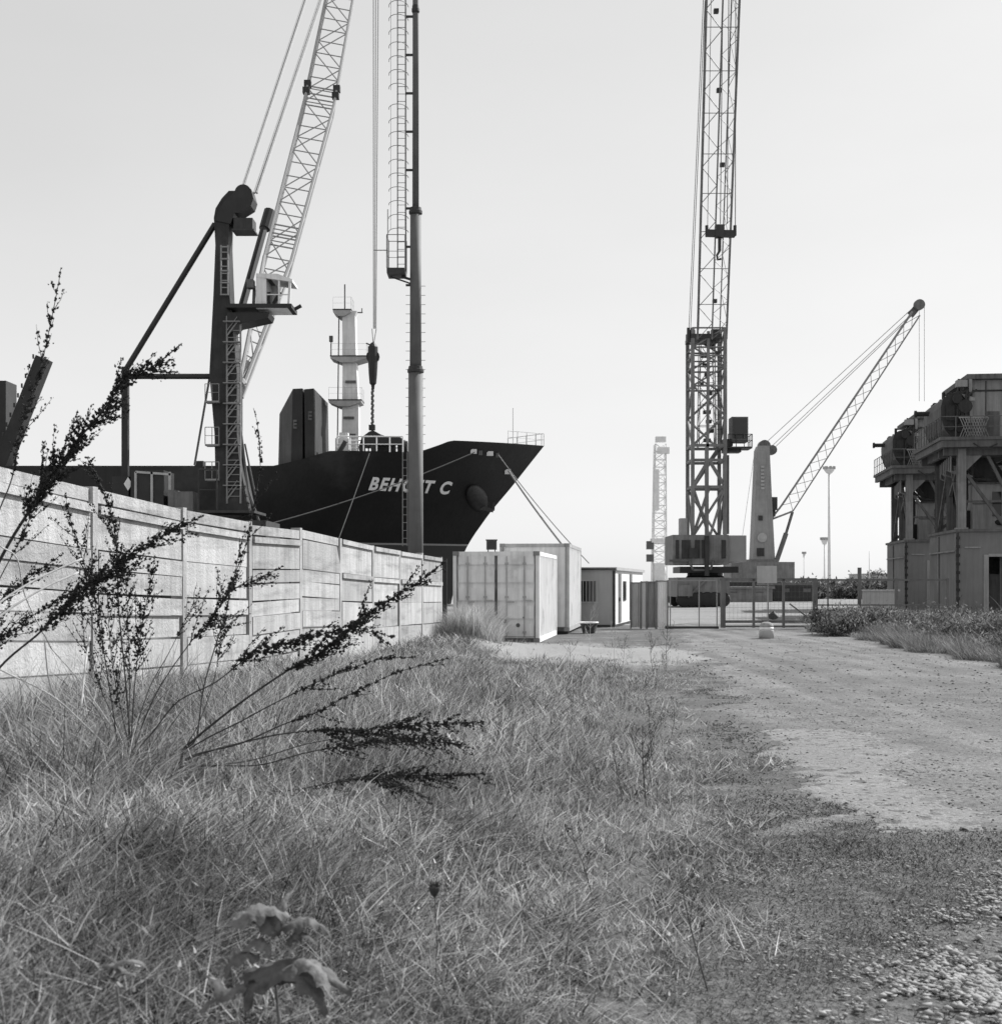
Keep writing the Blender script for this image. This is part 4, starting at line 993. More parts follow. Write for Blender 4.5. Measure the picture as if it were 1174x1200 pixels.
# ------------------------------------------------------------- two weathered steel quay towers on the right
def quay_tower(O,label):
    root=thing('quay_tower',O,label,'industrial tower')
    T=Matrix.Translation(O)@Matrix.Rotation(-math.atan(.13),4,'Z')
    def mk(): return MB(T)
    # concrete base with opening
    mb=mk(); h=4.5
    mb.b(-.25,.05,.302,8,0,h-.1); 
    mb.b(-.25,1.05,0,.3,0,h-.1); mb.b(1.05,5.4,0,.3,3.15,h-.1); mb.b(5.4,9,0,.3,0,h-.1); mb.b(8.7,9,.3,8,0,h-.1); mb.b(.06,8.69,7.7,7.99,0,h-.1)
    base=mb.build('base',m_unlc,root)
    mb=mk(); mb.prism([(-.35,-.1,h-.1),(9.1,-.1,h-.1),(9.1,8.1,h-.1),(-.35,8.1,h-.1)],(0,0,.14)); mb.build('base_slab',m_unl,base)
    mb=mk(); mb.b(-.28,-.2,-.04,0,0,h-.15)
    for k in range(9): mb.b(-.33,-.14,-.07,-.002,.4+k*.45,.55+k*.45)
    mb.build('joint_strip',m_unld,base)
    mb=mk(); mb.b(1.05,1.3,-.05,-.002,0,3.2); mb.b(1.3,5.4,-.05,-.002,3.1,3.25); mb.b(.1,.9,-.05,-.002,3.55,3.62); mb.build('door_frame',m_unll,base)
    mb=mk(); mb.b(1.6,2.2,1.5,2.5,0,2.2); mb.b(2.6,3.2,.9,1.4,0,2.9); mb.b(3.3,5,2,3.5,0,1.7); mb.b(2.0,2.1,.6,.7,0,3.1); mb.build('stored_gear',m_unl,base)
    mb=mk(); mb.b(3.0,3.5,.5,.7,1.5,2.4); mb.build('pale_box',m_lite,base)
    # columns
    for (x,y,w_) in ((0,.35,.42),(0.05,3.7,.3),(4.4,.35,.42),(8.6,.35,.42),(0.1,7,.4),(4.4,7,.4),(8.6,7,.4)):
        mb=mk(); mb.b(x-w_/2,x+w_/2,y-w_*.5,y-w_*.36,h,8.75); mb.b(x-w_/2,x+w_/2,y+w_*.36,y+w_*.5,h,8.75); mb.b(x-w_*.1,x+w_*.1,y-w_*.36,y+w_*.36,h,8.75)
        mb.b(x-w_*.7,x+w_*.7,y-w_*.7,y+w_*.7,h+.04,h+.12); mb.build('column',m_unlm if y<1 else m_unl,root)
    mb=mk()
    for x,sg in ((0.15,1),(4.3,-1),(4.5,1)):
        mb.prism([(x,.3,8.75),(x+sg*1.25,.3,8.75),(x,.3,7.5)],(0,.12,0))
    mb.build('gusset',m_unlm,root)
    # decks and girders
    mb=mk(); mb.b(-1.25,9.2,-.7,7.6,9.12,9.28); mb.b(-1.15,9.1,-.62,-.42,8.76,9.115); mb.b(-1.15,-.95,-.4,7.5,8.76,9.115); mb.b(-.9,9,1.6,1.8,8.4,9.11); mb.b(-.9,9,.2,.5,8.4,9.1); mb.b(-.9,9,6.8,7.1,8.4,9.1)
    for k in range(6): mb.b(-.6+k*1.8,-.4+k*1.8,.5,6.8,8.5,9.1)
    mb.build('deck',m_unl,root)
    mb=mk(); mb.rail([(9,-.65,9.28),(-1.2,-.65,9.28),(-1.2,3.5,9.28),(-1.2,7.5,9.28)],1.05,.024,.75); mb.build('guard_rail',m_unl,root)
    # braces
    mb=mk()
    for (a,b_) in (((.3,.4,7.4),(2.2,.4,4.7)),((4.2,.4,7.6),(2.2,.4,4.7)),((1.3,.5,8.5),(2.6,.5,5.9)),((4.6,.4,4.8),(6.5,.4,8.5)),((8.4,.4,4.8),(6.5,.4,8.5)),
                   ((.05,3.7,8.5),(0.05,6.8,4.8)),((0.05,.6,4.8),(.05,3.4,8.4)),((.05,.6,8.4),(.05,3.5,6.5)),((.2,7,8.5),(4.3,7,4.8)),((.2,7,4.8),(4.3,7,8.5)),((.3,3.5,8.4),(2.5,3.5,6.0))):
        mb.bar(a,b_,.16)
    mb.bar((0,.45,6.0),(4.4,.45,6.0),.12); mb.bar((.1,7,6.4),(8.6,7,6.4),.2)
    mb.build('brace',m_unl,root)
    # chute, hopper and booth under the deck
    mb=mk(); mb.prism([(.6,2.0,8.4),(1.9,2.0,8.4),(3.6,2.0,6.2),(2.9,2.0,5.7)],(0,2,0)); mb.prism([(3.2,1.2,8.4),(8.2,1.2,8.4),(6.6,1.2,6.3),(4.8,1.2,6.3)],(0,4.5,0)); mb.b(5,6.4,2.5,4.5,h,6.3); mb.build('hopper',m_unld,root)
    mb=mk(); mb.b(.75,3.0,1.2,3.2,h+.04,6.95); bt=mb.build('booth',m_unll,root)
    mb=mk(); mb.b(1.75,2.2,1.15,1.2,5.25,6.55); mb.build('window',m_glass,bt)
    mb=mk(); mb.b(.7,3.05,1.12,3.25,6.95,7.05); mb.b(.74,3.02,1.16,1.2,5.9,5.95); mb.build('booth_trim',m_unl,bt)
    mb=mk(); mb.b(.5,1.4,4,6.5,h+.04,6.9); mb.b(.3,.9,1.8,2.6,h+.04,5.6); mb.b(3.4,4.1,3.5,5,h+.04,7.3); mb.tube([(.2,4.2,7.2),(.5,3.2,5.2),(2.2,1.0,4.9)],.14,8); mb.tube([(.4,1.2,8.5),(.5,1.5,6.2),(.3,1.6,4.6)],.1,8); mb.tube([(.5,.7,8.6),(.7,.8,7.2),(3.6,.8,7.0),(4.0,.8,5.0)],.07,6); mb.tube([(3.2,.6,8.6),(3.3,.6,4.8)],.09,6); mb.build('machinery',m_unld,root)
    for k in range(7):
        mb=mk(); yy=.5+k*.9; mb.tube([(-.5+.08*k,yy,8.4),(-.5+.08*k,yy,7.6+.1*(k%3)),(.6,yy,7.3)],.05,5); mb.build('pipe',m_unlm,root)
    for k in range(5): mb=mk(); mb.tube([(.4+k*1.6,-.68,8.95),(.9+k*1.6,-.68,8.6),(1.6+k*1.6,-.68,8.9)],.035,5); mb.build('cable',m_unld,root)
    mb=mk(); mb.tube([(-.3,.25,0.3),(-.3,.25,4.3)],.05,6); mb.tube([(-.31,5,.3),(-.31,5,4.3)],.06,6); mb.tube([(-.32,.2,3.4),(-.32,7.6,3.4)],.05,6); mb.build('drain_pipe',m_unlm,root)
    # curved housing on deck
    prof=[(-1.05,10.95),(-.95,11.35),(-.7,11.55),(-.45,11.62),(-.3,11.7),(.2,11.75),(.5,11.6),(.5,9.3),(-.5,9.3),(-.85,9.75),(-1.03,10.3)]
    mb=mk(); mb.prism([(x,.1,z) for x,z in prof],(0,5.2,0)); hs=mb.build('hood',m_unl,root)
    mb=mk(); mb.prism([(x*1.02-.01,-.02+1.0*k+.03,z+.0) for k in (0,) for x,z in prof],(0,.08,0))
    mb.build('hood_rim',m_unld,hs)
    mb=mk(); mb.b(-.85,-.4,.02-.06,.08-.06,10.2,11.0); mb.b(-.25,.35,-.05,.02,10.4,11.3); mb.disc((-.6,-.05,9.85),.18,.1,'y',12); mb.disc((-.1,-.06,9.8),.24,.1,'y',12); mb.build('hood_hatch',m_unld,hs)
    mb=mk(); mb.tube([(-1.75,3.8,11.02),(-.9,3.8,11.02)],.13,10); mb.tube([(-1.8,3.8,11.02),(-1.68,3.8,11.02)],.19,10); mb.build('outlet_pipe',m_unld,hs)
    # clutter on top of the housing
    mb=mk(); rr=random.Random(3)
    for k in range(60):
        x=rr.uniform(-.75,.45); y=rr.uniform(.1,5.0); z=11.5+.1*x+(rr.uniform(0,.75) if x>.0 and y<3 else 0); s_=rr.uniform(.12,.45)
        mb.b(x,x+s_*1.2,y,y+s_,z,z+s_*rr.uniform(.5,1.1))
    for k in range(10):
        x=rr.uniform(-.6,.3); y=rr.uniform(-.25,.05); mb.tube([(x,y,9.6+rr.random()),(x+rr.uniform(-.3,.3),y,11.0+rr.random()*.6),(x+rr.uniform(.1,.6),y+.4,11.8)],rr.uniform(.03,.07),6)
    mb.disc((.1,-.1,10.9),.35,.4,'y',14); mb.disc((-.3,-.1,11.3),.25,.3,'y',12); mb.tube([(-.5,2.5,11.4),(-.5,2.5,12.0)],.09,8); mb.tube([(0,1.0,11.6),(0,1.0,12.5)],.06,6)
    mb.b(-.2,.5,.0,.09,9.3,10.2); mb.build('motor_gear',m_unld,root)
    mb=mk()
    for k in range(9): mb.tube([(-.2+k*.13,-.3,9.3),(.2+k*.13,-.3,10.3)],.025,4); mb.tube([(.2+k*.13,-.32,9.3),(-.2+k*.13,-.32,10.3)],.025,4)
    mb.b(-.25,1.2,-.34,-.28,10.28,10.36); mb.build('mesh_guard',m_unll,root)
    # cladded switch house
    mb=mk(); mb.b(.56,9,.5,6.5,9.3,12.35); sw=mb.build('switch_house',m_unll,root)
    mb=mk(); 
    for k in range(8): mb.b(1.25+k*1.0,1.29+k*1.0,.46,.498,9.3,12.3)
    mb.b(.56,9,.45,.495,11.75,11.83); mb.build('cladding_seam',m_unld,sw)
    mb=mk(); mb.b(.7,1.2,.44,.494,9.3,10.4); mb.b(1.35,1.95,.44,.494,9.3,10.7); mb.build('cabinet_door',m_unl,sw)
    mb=mk(); mb.b(.25,9.2,.1,6.8,12.36,12.62); mb.b(.3,.38,.12,.22,11.95,12.36); mb.build('roof',m_unl,sw)
    mb=mk(); mb.b(-.3,.25,.0,.4,11.95,12.3); mb.b(.35,.5,.1,.3,11.2,12.35); mb.b(.2,.5,.0,.08,9.3,11.3); mb.prism([(-.1,-.1,11.6),(.6,-.1,11.35),(.6,-.1,11.2),(.2,-.1,11.2)],(0,.3,0)); mb.build('lamp_box',m_unll,sw)
    return root
O1=V((24.0,71,0)); O2=V((26.35,88,0))
qt=quay_tower(O1,'nearer weathered steel quay tower on stained concrete base at the right edge')
q2=copy_tree(qt); q2.location=O2; q2['label']='farther weathered steel quay tower with curved hood standing left of and behind the nearer one'
q2['group']=qt['group']='weathered steel quay towers'

# ------------------------------------------------------------- plants
def catmull(pts,n=8):
    pts=[V(p) for p in pts]; out=[]; q=[pts[0]*2-pts[1]]+pts+[pts[-1]*2-pts[-2]]
    for i_ in range(1,len(q)-2):
        for k in range(n):
            t_=k/n; a,b_,c,d=q[i_-1],q[i_],q[i_+1],q[i_+2]
            out.append(.5*((2*b_)+(c-a)*t_+(2*a-5*b_+4*c-d)*t_*t_+(3*b_-a-3*c+d)*t_**3))
    out.append(pts[-1]); return out
def seed(mb,c,d,s,rn):
    # a small papery seed valve: two crossed diamonds with some thickness
    d=d.normalized(); u=d.cross(V((rn.uniform(-1,1),rn.uniform(-1,1),rn.uniform(-1,1)))).normalized(); w=d.cross(u)
    a=s*rn.uniform(.7,1.3); b_=a*rn.uniform(.35,.6); k=a*.28
    mb.add([c-d*a*.4,c+u*b_,c+w*k,c-u*b_,c-w*k,c+d*a*.6],[(0,2,1),(0,3,2),(0,4,3),(0,1,4),(5,1,2),(5,2,3),(5,3,4),(5,4,1)])
def weed_stem(root,pts,f0,dens,size,spread,branches,rb,rn,Ya,Yb,down=None):
    n=len(pts); p3=[]
    for i_,(px,py) in enumerate(pts): p3.append(P(px,py,lerp(Ya,Yb,i_/(n-1))))
    if down is not None: p3=[V((p3[0].x+down[0],p3[0].y,gzs(p3[0].x,p3[0].y)-.05))]+p3
    path=catmull(p3,8); m_=len(path)
    mb=MB(); mb.tube(path,[lerp(rb,rb*.3,(i_/(m_-1))**.8) for i_ in range(m_)],6); st=mb.build('stem',m_stem,root,True)
    L=[0]
    for i_ in range(1,m_): L.append(L[-1]+(path[i_]-path[i_-1]).length)
    tot=L[-1]
    def at(f):
        s_=f*tot
        for i_ in range(1,m_):
            if L[i_]>=s_:
                t_=(s_-L[i_-1])/max(1e-6,L[i_]-L[i_-1]); return path[i_-1].lerp(path[i_],t_),(path[i_]-path[i_-1]).normalized()
        return path[-1],(path[-1]-path[-2]).normalized()
    mb=MB(); head=tot*(1-f0); cnt=int(dens*head*.8); size*=.9; spread*=.62; branches=int(branches*2.1)
    for k in range(cnt):
        f=lerp(f0,1,rn.random()**1.05); clump=round(f*tot/.055)*.055/tot if rn.random()<.88 else f
        p,d=at(min(1,clump)); taper=min(1,(1-f)/.35+.22)*min(1,(f-f0)/.08+.35)
        o_=V((rn.gauss(0,1),rn.gauss(0,1),rn.gauss(0,1)))*spread*.38*taper
        seed(mb,p+o_+d*rn.uniform(-.012,.012),(d*.6+o_.normalized()*.8 if o_.length>1e-6 else d),size*(.55+.45*taper),rn)
    for b_ in range(branches):
        f=lerp(f0,.95,((b_+rn.random())/branches)**1.1); p,d=at(f); ln=rn.uniform(.08,.36)*min(1,(1-f)/.6+.35)
        sd=V((rn.uniform(-1,1),rn.uniform(-.5,.5),rn.uniform(-1,.7))); sd=(sd-d*sd.dot(d)).normalized()
        bd=(d*1.0+sd*rn.uniform(.18,.62)).normalized(); q=p+bd*ln+V((0,0,-.01))
        mb.tube([p,p.lerp(q,.5)+sd*.008,q],[.0028,.002,.001],4)
        for k in range(int(dens*ln*.5)):
            t_=rn.uniform(.15,1); c=p.lerp(q,t_); o_=V((rn.gauss(0,1),rn.gauss(0,1),rn.gauss(0,1)))*.008
            seed(mb,c+o_,bd+o_*20,size*rn.uniform(.6,1)*(1.1-.5*t_),rn)
    if mb.v: mb.build('seed_head',m_seed,root)
rn=random.Random(21)
def plant(base,label,stems,Y,name='dock_plant'):
    c=P(base[0],base[1],Y); c.z=gzs(c.x,c.y)
    rt=thing(name,c,label,'weed',group='dead seeding weeds before the wall')
    for s_ in stems:
        pts,f0,dens,size,spread,br,rb=s_[:7]
        weed_stem(rt,pts,f0,dens,size,spread,br,rb,rn,Y+rn.uniform(-.12,.12),Y+rn.uniform(-.45,.45),down=(0,0) if (len(s_)<8) else None)
    return rt
plant((150,890),'upright clump of dark seeding dock stems standing nearest the left edge',[
 ([(154,888),(146,785),(139,713),(137,648),(131,606),(115,560),(101,535)],.50,250,.026,.045,9,.006),
 ([(137,871),(125,785),(110,700),(95,650),(84,615),(76,578)],.45,200,.024,.05,10,.005),
 ([(153,885),(158,800),(165,743),(173,698),(182,650)],.50,230,.022,.05,8,.005),
 ([(152,886),(173,812),(197,767),(215,731),(235,690)],.74,120,.02,.03,4,.004),
 ([(155,887),(182,815),(224,752),(247,728),(268,695),(292,683),(331,664)],.55,240,.024,.04,12,.005),
 ([(153,885),(135,800),(128,740),(126,690)],.40,120,.022,.07,8,.004),
 ([(150,885),(115,800),(100,755),(95,700)],.5,110,.02,.06,6,.004),
 ([(150,885),(152,800),(150,740),(148,690),(142,640)],.45,150,.022,.06,9,.004),
 ([(155,890),(180,857),(209,822),(252,800),(292,770),(334,754),(380,743),(430,740),(463,747)],.50,280,.026,.05,14,.006),
 ],8.0)
plant((213,888),'wide clump of arching dark dock stems leaning right over the grass',[
 ([(212,886),(230,865),(280,825),(337,786),(370,768),(409,739),(438,714),(484,686),(523,657)],.47,320,.027,.05,16,.010),
 ([(216,884),(287,843),(334,818),(377,797),(409,784),(445,773),(488,770)],.56,150,.028,.03,3,.006),
 ([(218,890),(280,872),(330,850),(373,834),(402,818),(430,804),(466,788),(523,772)],.46,110,.028,.02,2,.006),
 ([(218,892),(302,866),(359,857),(402,856),(452,854),(502,849),(566,846)],.48,230,.027,.045,14,.007),
 ([(225,900),(302,897),(352,884),(402,874),(445,868),(510,860)],.58,150,.026,.05,12,.006),
 ([(225,905),(300,890),(360,872),(430,862),(490,866),(556,877)],.68,170,.026,.05,12,.005),
 ([(222,915),(300,935),(370,925),(423,911),(459,897)],.62,120,.024,.03,4,.004),
 ([(222,915),(310,930),(395,917),(466,909),(520,909),(574,907)],.60,200,.027,.045,14,.006),
 ([(222,915),(320,928),(420,912),(460,918),(502,936)],.74,170,.026,.04,8,.005),
 ([(213,885),(230,865),(238,809),(253,755),(265,719),(271,686),(283,653),(291,630),(296,600),(305,545),(302,500),(297,478)],.42,110,.026,.03,6,.005),
 ([(214,886),(232,850),(250,800),(257,760),(264,716)],.72,200,.022,.04,6,.004),
 ],8.0)
plant((-40,840),'tall bent dock stems rising from beyond the left edge with heavy drooping heads',[
 ([(-50,850),(0,782),(48,740),(95,692),(128,669),(155,648),(191,627),(235,606)],.52,300,.028,.07,24,.009),
 ([(-70,830),(-30,720),(6,645),(40,590),(61,556),(77,535),(93,513),(112,492),(128,471),(149,444),(181,428),(211,404)],.56,280,.030,.075,32,.012),
 ([(-60,840),(-30,700),(-5,610),(14,560),(25,500),(45,440),(58,385),(68,335),(71,315)],.60,150,.027,.035,8,.006),
 ([(-60,835),(-20,740),(0,704),(30,680),(72,650)],.50,260,.026,.05,8,.006),
 ([(-55,840),(-10,760),(20,735),(52,712),(90,690)],.55,240,.024,.05,8,.005),
 ([(-55,830),(-10,700),(30,620),(50,560),(56,528)],.7,160,.026,.04,4,.005),
 ],7.6)
# pale dead stalks arching over the left corner
c=P(-20,740,7.2); c.z=gzs(c.x,c.y)
rt=thing('dry_stalks',c,'bleached bare stalks arching up from the lower left bank','dry stalks')
for pts,r_ in (([(-40,760),(0,722),(50,690),(92,671)],.006),([(-40,745),(0,706),(45,678),(96,655)],.006),([(52,750),(58,800),(72,830)],.004),([(95,830),(100,780),(105,745)],.005),([(0,640),(20,655),(30,700),(60,760)],.004),([(0,785),(60,815),(100,850),(130,880)],.004),([(60,760),(95,800),(130,850)],.003),([(20,790),(55,830)],.003)):
    p3=[P(x,y,7.2+.2*i_) for i_,(x,y) in enumerate(pts)]
    MB().tube(catmull(p3,6),r_,5).build('stalk',m_straw,rt,True)
# thin branching dead weeds in the grass
def twig(px,py,Y,h,label,rn,lean=0,mat=m_stem,k=5,r_=.004):
    c=P(px,py,Y); c.z=gzs(c.x,c.y)
    rt=thing('dead_weed',c,label,'weed',group='wispy weeds along the road edge' if label.startswith('wispy') else 'thin dead weeds in the grass')
    mb=MB(); top=c+V((lean*h,rn.uniform(-.1,.1),h)); mid=c.lerp(top,.5)+V((rn.uniform(-.04,.04),0,0))
    path=catmull([c-V((0,0,.05)),mid,top],6); mb.tube(path,[lerp(r_,r_*.4,i_/(len(path)-1)) for i_ in range(len(path))],5); mb.build('stem',mat,rt)
    mb=MB()
    for b_ in range(k):
        f=rn.uniform(.35,.95); p=path[int(f*(len(path)-1))]; a=rn.uniform(0,6.28)
        ln=h*rn.uniform(.18,.4); q=p+V((math.cos(a)*.5,math.sin(a)*.4,.75))*ln
        mb.tube([p,p.lerp(q,.5)+V((math.cos(a),math.sin(a),0))*ln*.12,q],[r_*.5,r_*.4,r_*.25],4)
        for j in range(3):
            g_=p.lerp(q,rn.uniform(.4,1)); e=g_+V((rn.uniform(-.4,.4),rn.uniform(-.3,.3),.5))*ln*.35; mb.tube([g_,e],[r_*.3,r_*.2],4)
            seed(mb,e,V((0,0,1)),.012,rn)
    mb.build('twig',mat,rt)
tw=[(758,905,10.5,.62,'dark forked dead weed standing alone in mid grass left of the road',-.05,m_stem,9,.006),
 (833,1165,5.6,.55,'thin dark leaning weed stem in the lower foreground right of centre',-.25,m_stem,4,.004),
 (838,1150,5.9,.3,'short bleached upright straw beside the thin leaning stem',.05,m_straw,1,.004),
 (700,1060,7.0,.38,'dark bent weed with dry fork in the centre foreground grass',-.35,m_stem,5,.004),
 (632,880,13.0,.9,'tall thin pale grass stalk in front of the white container',.0,m_straw,3,.004),
 (780,790,27.0,.9,'feathery weed at the corner where the grass strip meets the gravel',.05,m_stem,14,.006),
 (766,800,26.0,.8,'second feathery weed left of the corner weed by the gravel',-.05,m_stem,12,.006),
 (690,770,33.0,1.1,'bushy pale dead weed before the black plastic tub',.05,m_straw,14,.006),
 (720,800,28.0,.8,'loose pale dead weed right of the bushy one below the tub',-.1,m_straw,12,.006)]
for (px,py,Y,h,lab,ln,mt,k,r_) in tw: twig(px,py,Y,h,lab,rn,ln,mt,k,r_)

for i_ in range(30):
    Y_=rn.uniform(9.5,24); u_=rn.uniform(.25,1.9); X_=.70+.107*Y_-u_; twig(CX+X_/Y_*F,0,Y_,rn.uniform(.35,.75),'wispy thin weed in the strip of dry grass along the left edge of the road',rn,rn.uniform(-.25,.3),m_stem if rn.random()<.45 else m_straw,rn.randint(4,11),.0035)
# broad leaved rosette in the foreground
def leaf(mb,base,tip,width,curl,fold,rn,n=16,m_=8):
    # pointed blade with a sunken midrib, crinkled ragged margin and drooping tip
    base=V(base); tip=V(tip); d=tip-base; L=d.length; d.normalize(); s_=d.cross(V((0,0,1))).normalized(); up=s_.cross(d)
    vs=[];fs=[]; ph=rn.uniform(0,6); tw=rn.uniform(-.5,.5); bend=rn.uniform(-.25,.25)*L
    for i_ in range(n+1):
        t_=i_/n; wd=width*(math.sin(math.pi*t_**.75)**.7*(1-.35*t_)+.04)
        c=base+d*L*t_+up*(curl*math.sin(math.pi*t_*.9)-curl*1.3*t_**3)+s_*bend*t_*t_
        for j in range(m_+1):
            q=(j/m_-.5)*2; e=abs(q)
            rag=1+.14*math.sin(t_*31+ph+q)*e**3+.10*math.sin(t_*57+2*ph)*e**3
            wav=(math.sin(t_*19+q*2.5+ph)*.10+math.sin(t_*33-q*3+ph*2)*.05)*e**1.5*width+.03*width*math.sin(t_*40)*(1-e)
            tq=tw*t_
            off=s_*math.cos(tq)+up*math.sin(tq); nr=up*math.cos(tq)-s_*math.sin(tq)
            vs.append(c+off*q*wd*.5*rag+nr*(fold*(.45*e-.75*e*e)*wd+wav))
    for i_ in range(n):
        for j in range(m_):
            a=i_*(m_+1)+j; fs.append((a,a+1,a+m_+2,a+m_+1))
    mb.add(vs,fs)
m_leaf=M('broad_leaf',.14,.5,16,.75,bump=.6,bscale=18); m_leafd=M('withered_leaf',.22,.5,20,.85,bump=.6,bscale=25)
def leafmat(m,tr=.3):
    nt=m.node_tree; N=nt.nodes; L=nt.links; bs=N['Principled BSDF']; out=N['Material Output']
    t_=N.new('ShaderNodeBsdfTranslucent'); L.new(bs.inputs['Base Color'].links[0].from_socket,t_.inputs[0])
    x=N.new('ShaderNodeMixShader'); x.inputs[0].default_value=tr; L.new(bs.outputs[0],x.inputs[1]); L.new(t_.outputs[0],x.inputs[2]); L.new(x.outputs[0],out.inputs[0])
leafmat(m_leaf); leafmat(m_leafd)
def rosette(base,Y,label,leaves,name='broadleaf_weed'):
    c=P(base[0],base[1],Y); c.z=gzs(c.x,c.y)
    rt=thing(name,c,label,'weed')
    for (x0,y0,x1,y1,dy,w_,cu,fo,mt) in leaves:
        mb=MB(); leaf(mb,P(x0,y0,Y),P(x1,y1,Y+dy*.8),w_*.8,cu*.7,fo,rn); mb.build('leaf',mt,rt,True)
        if (x0,y0)!=base: pass
    mb=MB(); top=P(base[0]-5,base[1]-40,Y); mb.tube([c-V((0,0,.05)),c.lerp(top,.4)+V((.01,0,0)),c.lerp(top,.7)],[.008,.006,.004],6); mb.build('stem',m_leafd,rt)
    return rt
rosette((325,1125),4.12,'broad leaved dock rosette with curled pale leaves in the bottom left foreground',[
 (285,1142,408,1150,-.10,.20,.06,.8,m_leaf),(330,1138,282,1176,-.12,.15,.05,.7,m_leaf),(340,1125,400,1158,-.1,.13,.05,.8,m_leafd),
 (270,1082,345,1066,.1,.15,.05,.7,m_leafd),(330,1088,388,1086,.05,.13,.04,.8,m_leaf),(325,1098,290,1068,.1,.11,.05,.8,m_leaf),
 (318,1116,285,1106,-.02,.10,.04,.8,m_leafd),(335,1110,368,1094,-.02,.10,.04,.8,m_leaf),(312,1152,238,1184,-.12,.10,.03,.6,m_leafd),(262,1178,250,1140,-.05,.07,.03,.6,m_leafd),(335,1138,375,1182,-.15,.13,.05,.7,m_leaf),(305,1122,262,1134,-.08,.10,.04,.7,m_leaf),(320,1100,330,1040,.12,.05,.02,.5,m_leafd)])
rosette((140,1145),3.85,'small tuft of withered leaves in the grass near the bottom left corner',[
 (125,1140,166,1128,-.03,.05,.03,.6,m_leafd),(150,1142,108,1134,.02,.05,.03,.6,m_leaf),(130,1150,160,1140,-.06,.04,.02,.6,m_leafd),(140,1150,100,1150,-.04,.04,.02,.6,m_leaf)])
rosette((440,1195),3.55,'pale upright withered leaf at the bottom edge right of the dock rosette',[
 (440,1200,450,1168,.0,.09,.02,.3,m_leafd),(440,1200,425,1185,.0,.06,.02,.3,m_leaf)])
# spiky dark thistle head
c=P(509,1045,5.1); g0=c.copy(); g0.z=gzs(c.x,c.y)
rt=thing('thistle',g0,'small dark cup shaped thistle head standing above the grass in the lower centre','weed')
MB().tube([g0-V((0,0,.04)),g0.lerp(c,.5)+V((.01,0,0)),c],.0018,5).build('stem',m_stem,rt)
cc=P(509,1042,5.1); mb=MB(); mb.lathe([(.004,-.03),(.013,-.02),(.021,-.004),(.022,.006),(.008,.01)],cc,9)
for k in range(70):
    a_=rn.uniform(0,6.28); d_=V((math.cos(a_)*rn.uniform(.2,.9),math.sin(a_)*rn.uniform(.2,.9),.9)).normalized(); mb.tube([cc-V((0,0,.012)),cc-V((0,0,.012))+d_*rn.uniform(.03,.05)],[.0025,.0006],4)
mb.b(cc.x-.001,cc.x+.001,cc.y-.001,cc.y+.001,cc.z,cc.z+.004); mb.build('head',m_stem,rt)
# ------------------------------------------------------------- grass, straw, scrub, gravel (masses nobody could count)
def blade_mesh(x,y,z,h,w,ang,lean,curv,rng):
    n=len(x); lv=np.array([0,.38,.74,1.0]); wd=np.array([1,.85,.5,0])
    dx=np.cos(ang); dy=np.sin(ang); fa=rng.uniform(0,2*np.pi,n); sx=np.cos(fa); sy=np.sin(fa)
    V_=np.zeros((n,7,3),np.float32); idx=0
    for k in range(4):
        t=lv[k]; off=h*(lean*t+curv*t*t); zz_=h*(t-.35*curv*t*t*np.minimum(1,curv+.3))*np.sqrt(np.clip(1-.45*lean*lean,.15,1))
        cx=x+dx*off; cy=y+dy*off; cz=z+zz_
        if k<3:
            hw=w*wd[k]*.5
            V_[:,idx,0]=cx-sx*hw; V_[:,idx,1]=cy-sy*hw; V_[:,idx,2]=cz; idx+=1
            V_[:,idx,0]=cx+sx*hw; V_[:,idx,1]=cy+sy*hw; V_[:,idx,2]=cz; idx+=1
        else:
            V_[:,idx,0]=cx; V_[:,idx,1]=cy; V_[:,idx,2]=cz
    T=np.array([[0,1,3],[0,3,2],[2,3,5],[2,5,4],[4,5,6]],np.int32)
    F_=(np.arange(n,dtype=np.int32)*7)[:,None,None]+T[None]
    return V_.reshape(-1,3),F_.reshape(-1,3)
def cat(parts):
    vs=[];fs=[];o=0
    for v,f in parts: vs.append(v); fs.append(f+o); o+=len(v)
    return np.concatenate(vs),np.concatenate(fs)
def wedge(n,y0,y1,rng,pw=1.0,m=.45,x0=None):
    y=y0*(y1/y0)**(rng.uniform(0,1,n)**pw)
    x=rng.uniform(-m,m,n)*y
    return x,y
def wallx(y): return (800-WK/y-CX)/F*y
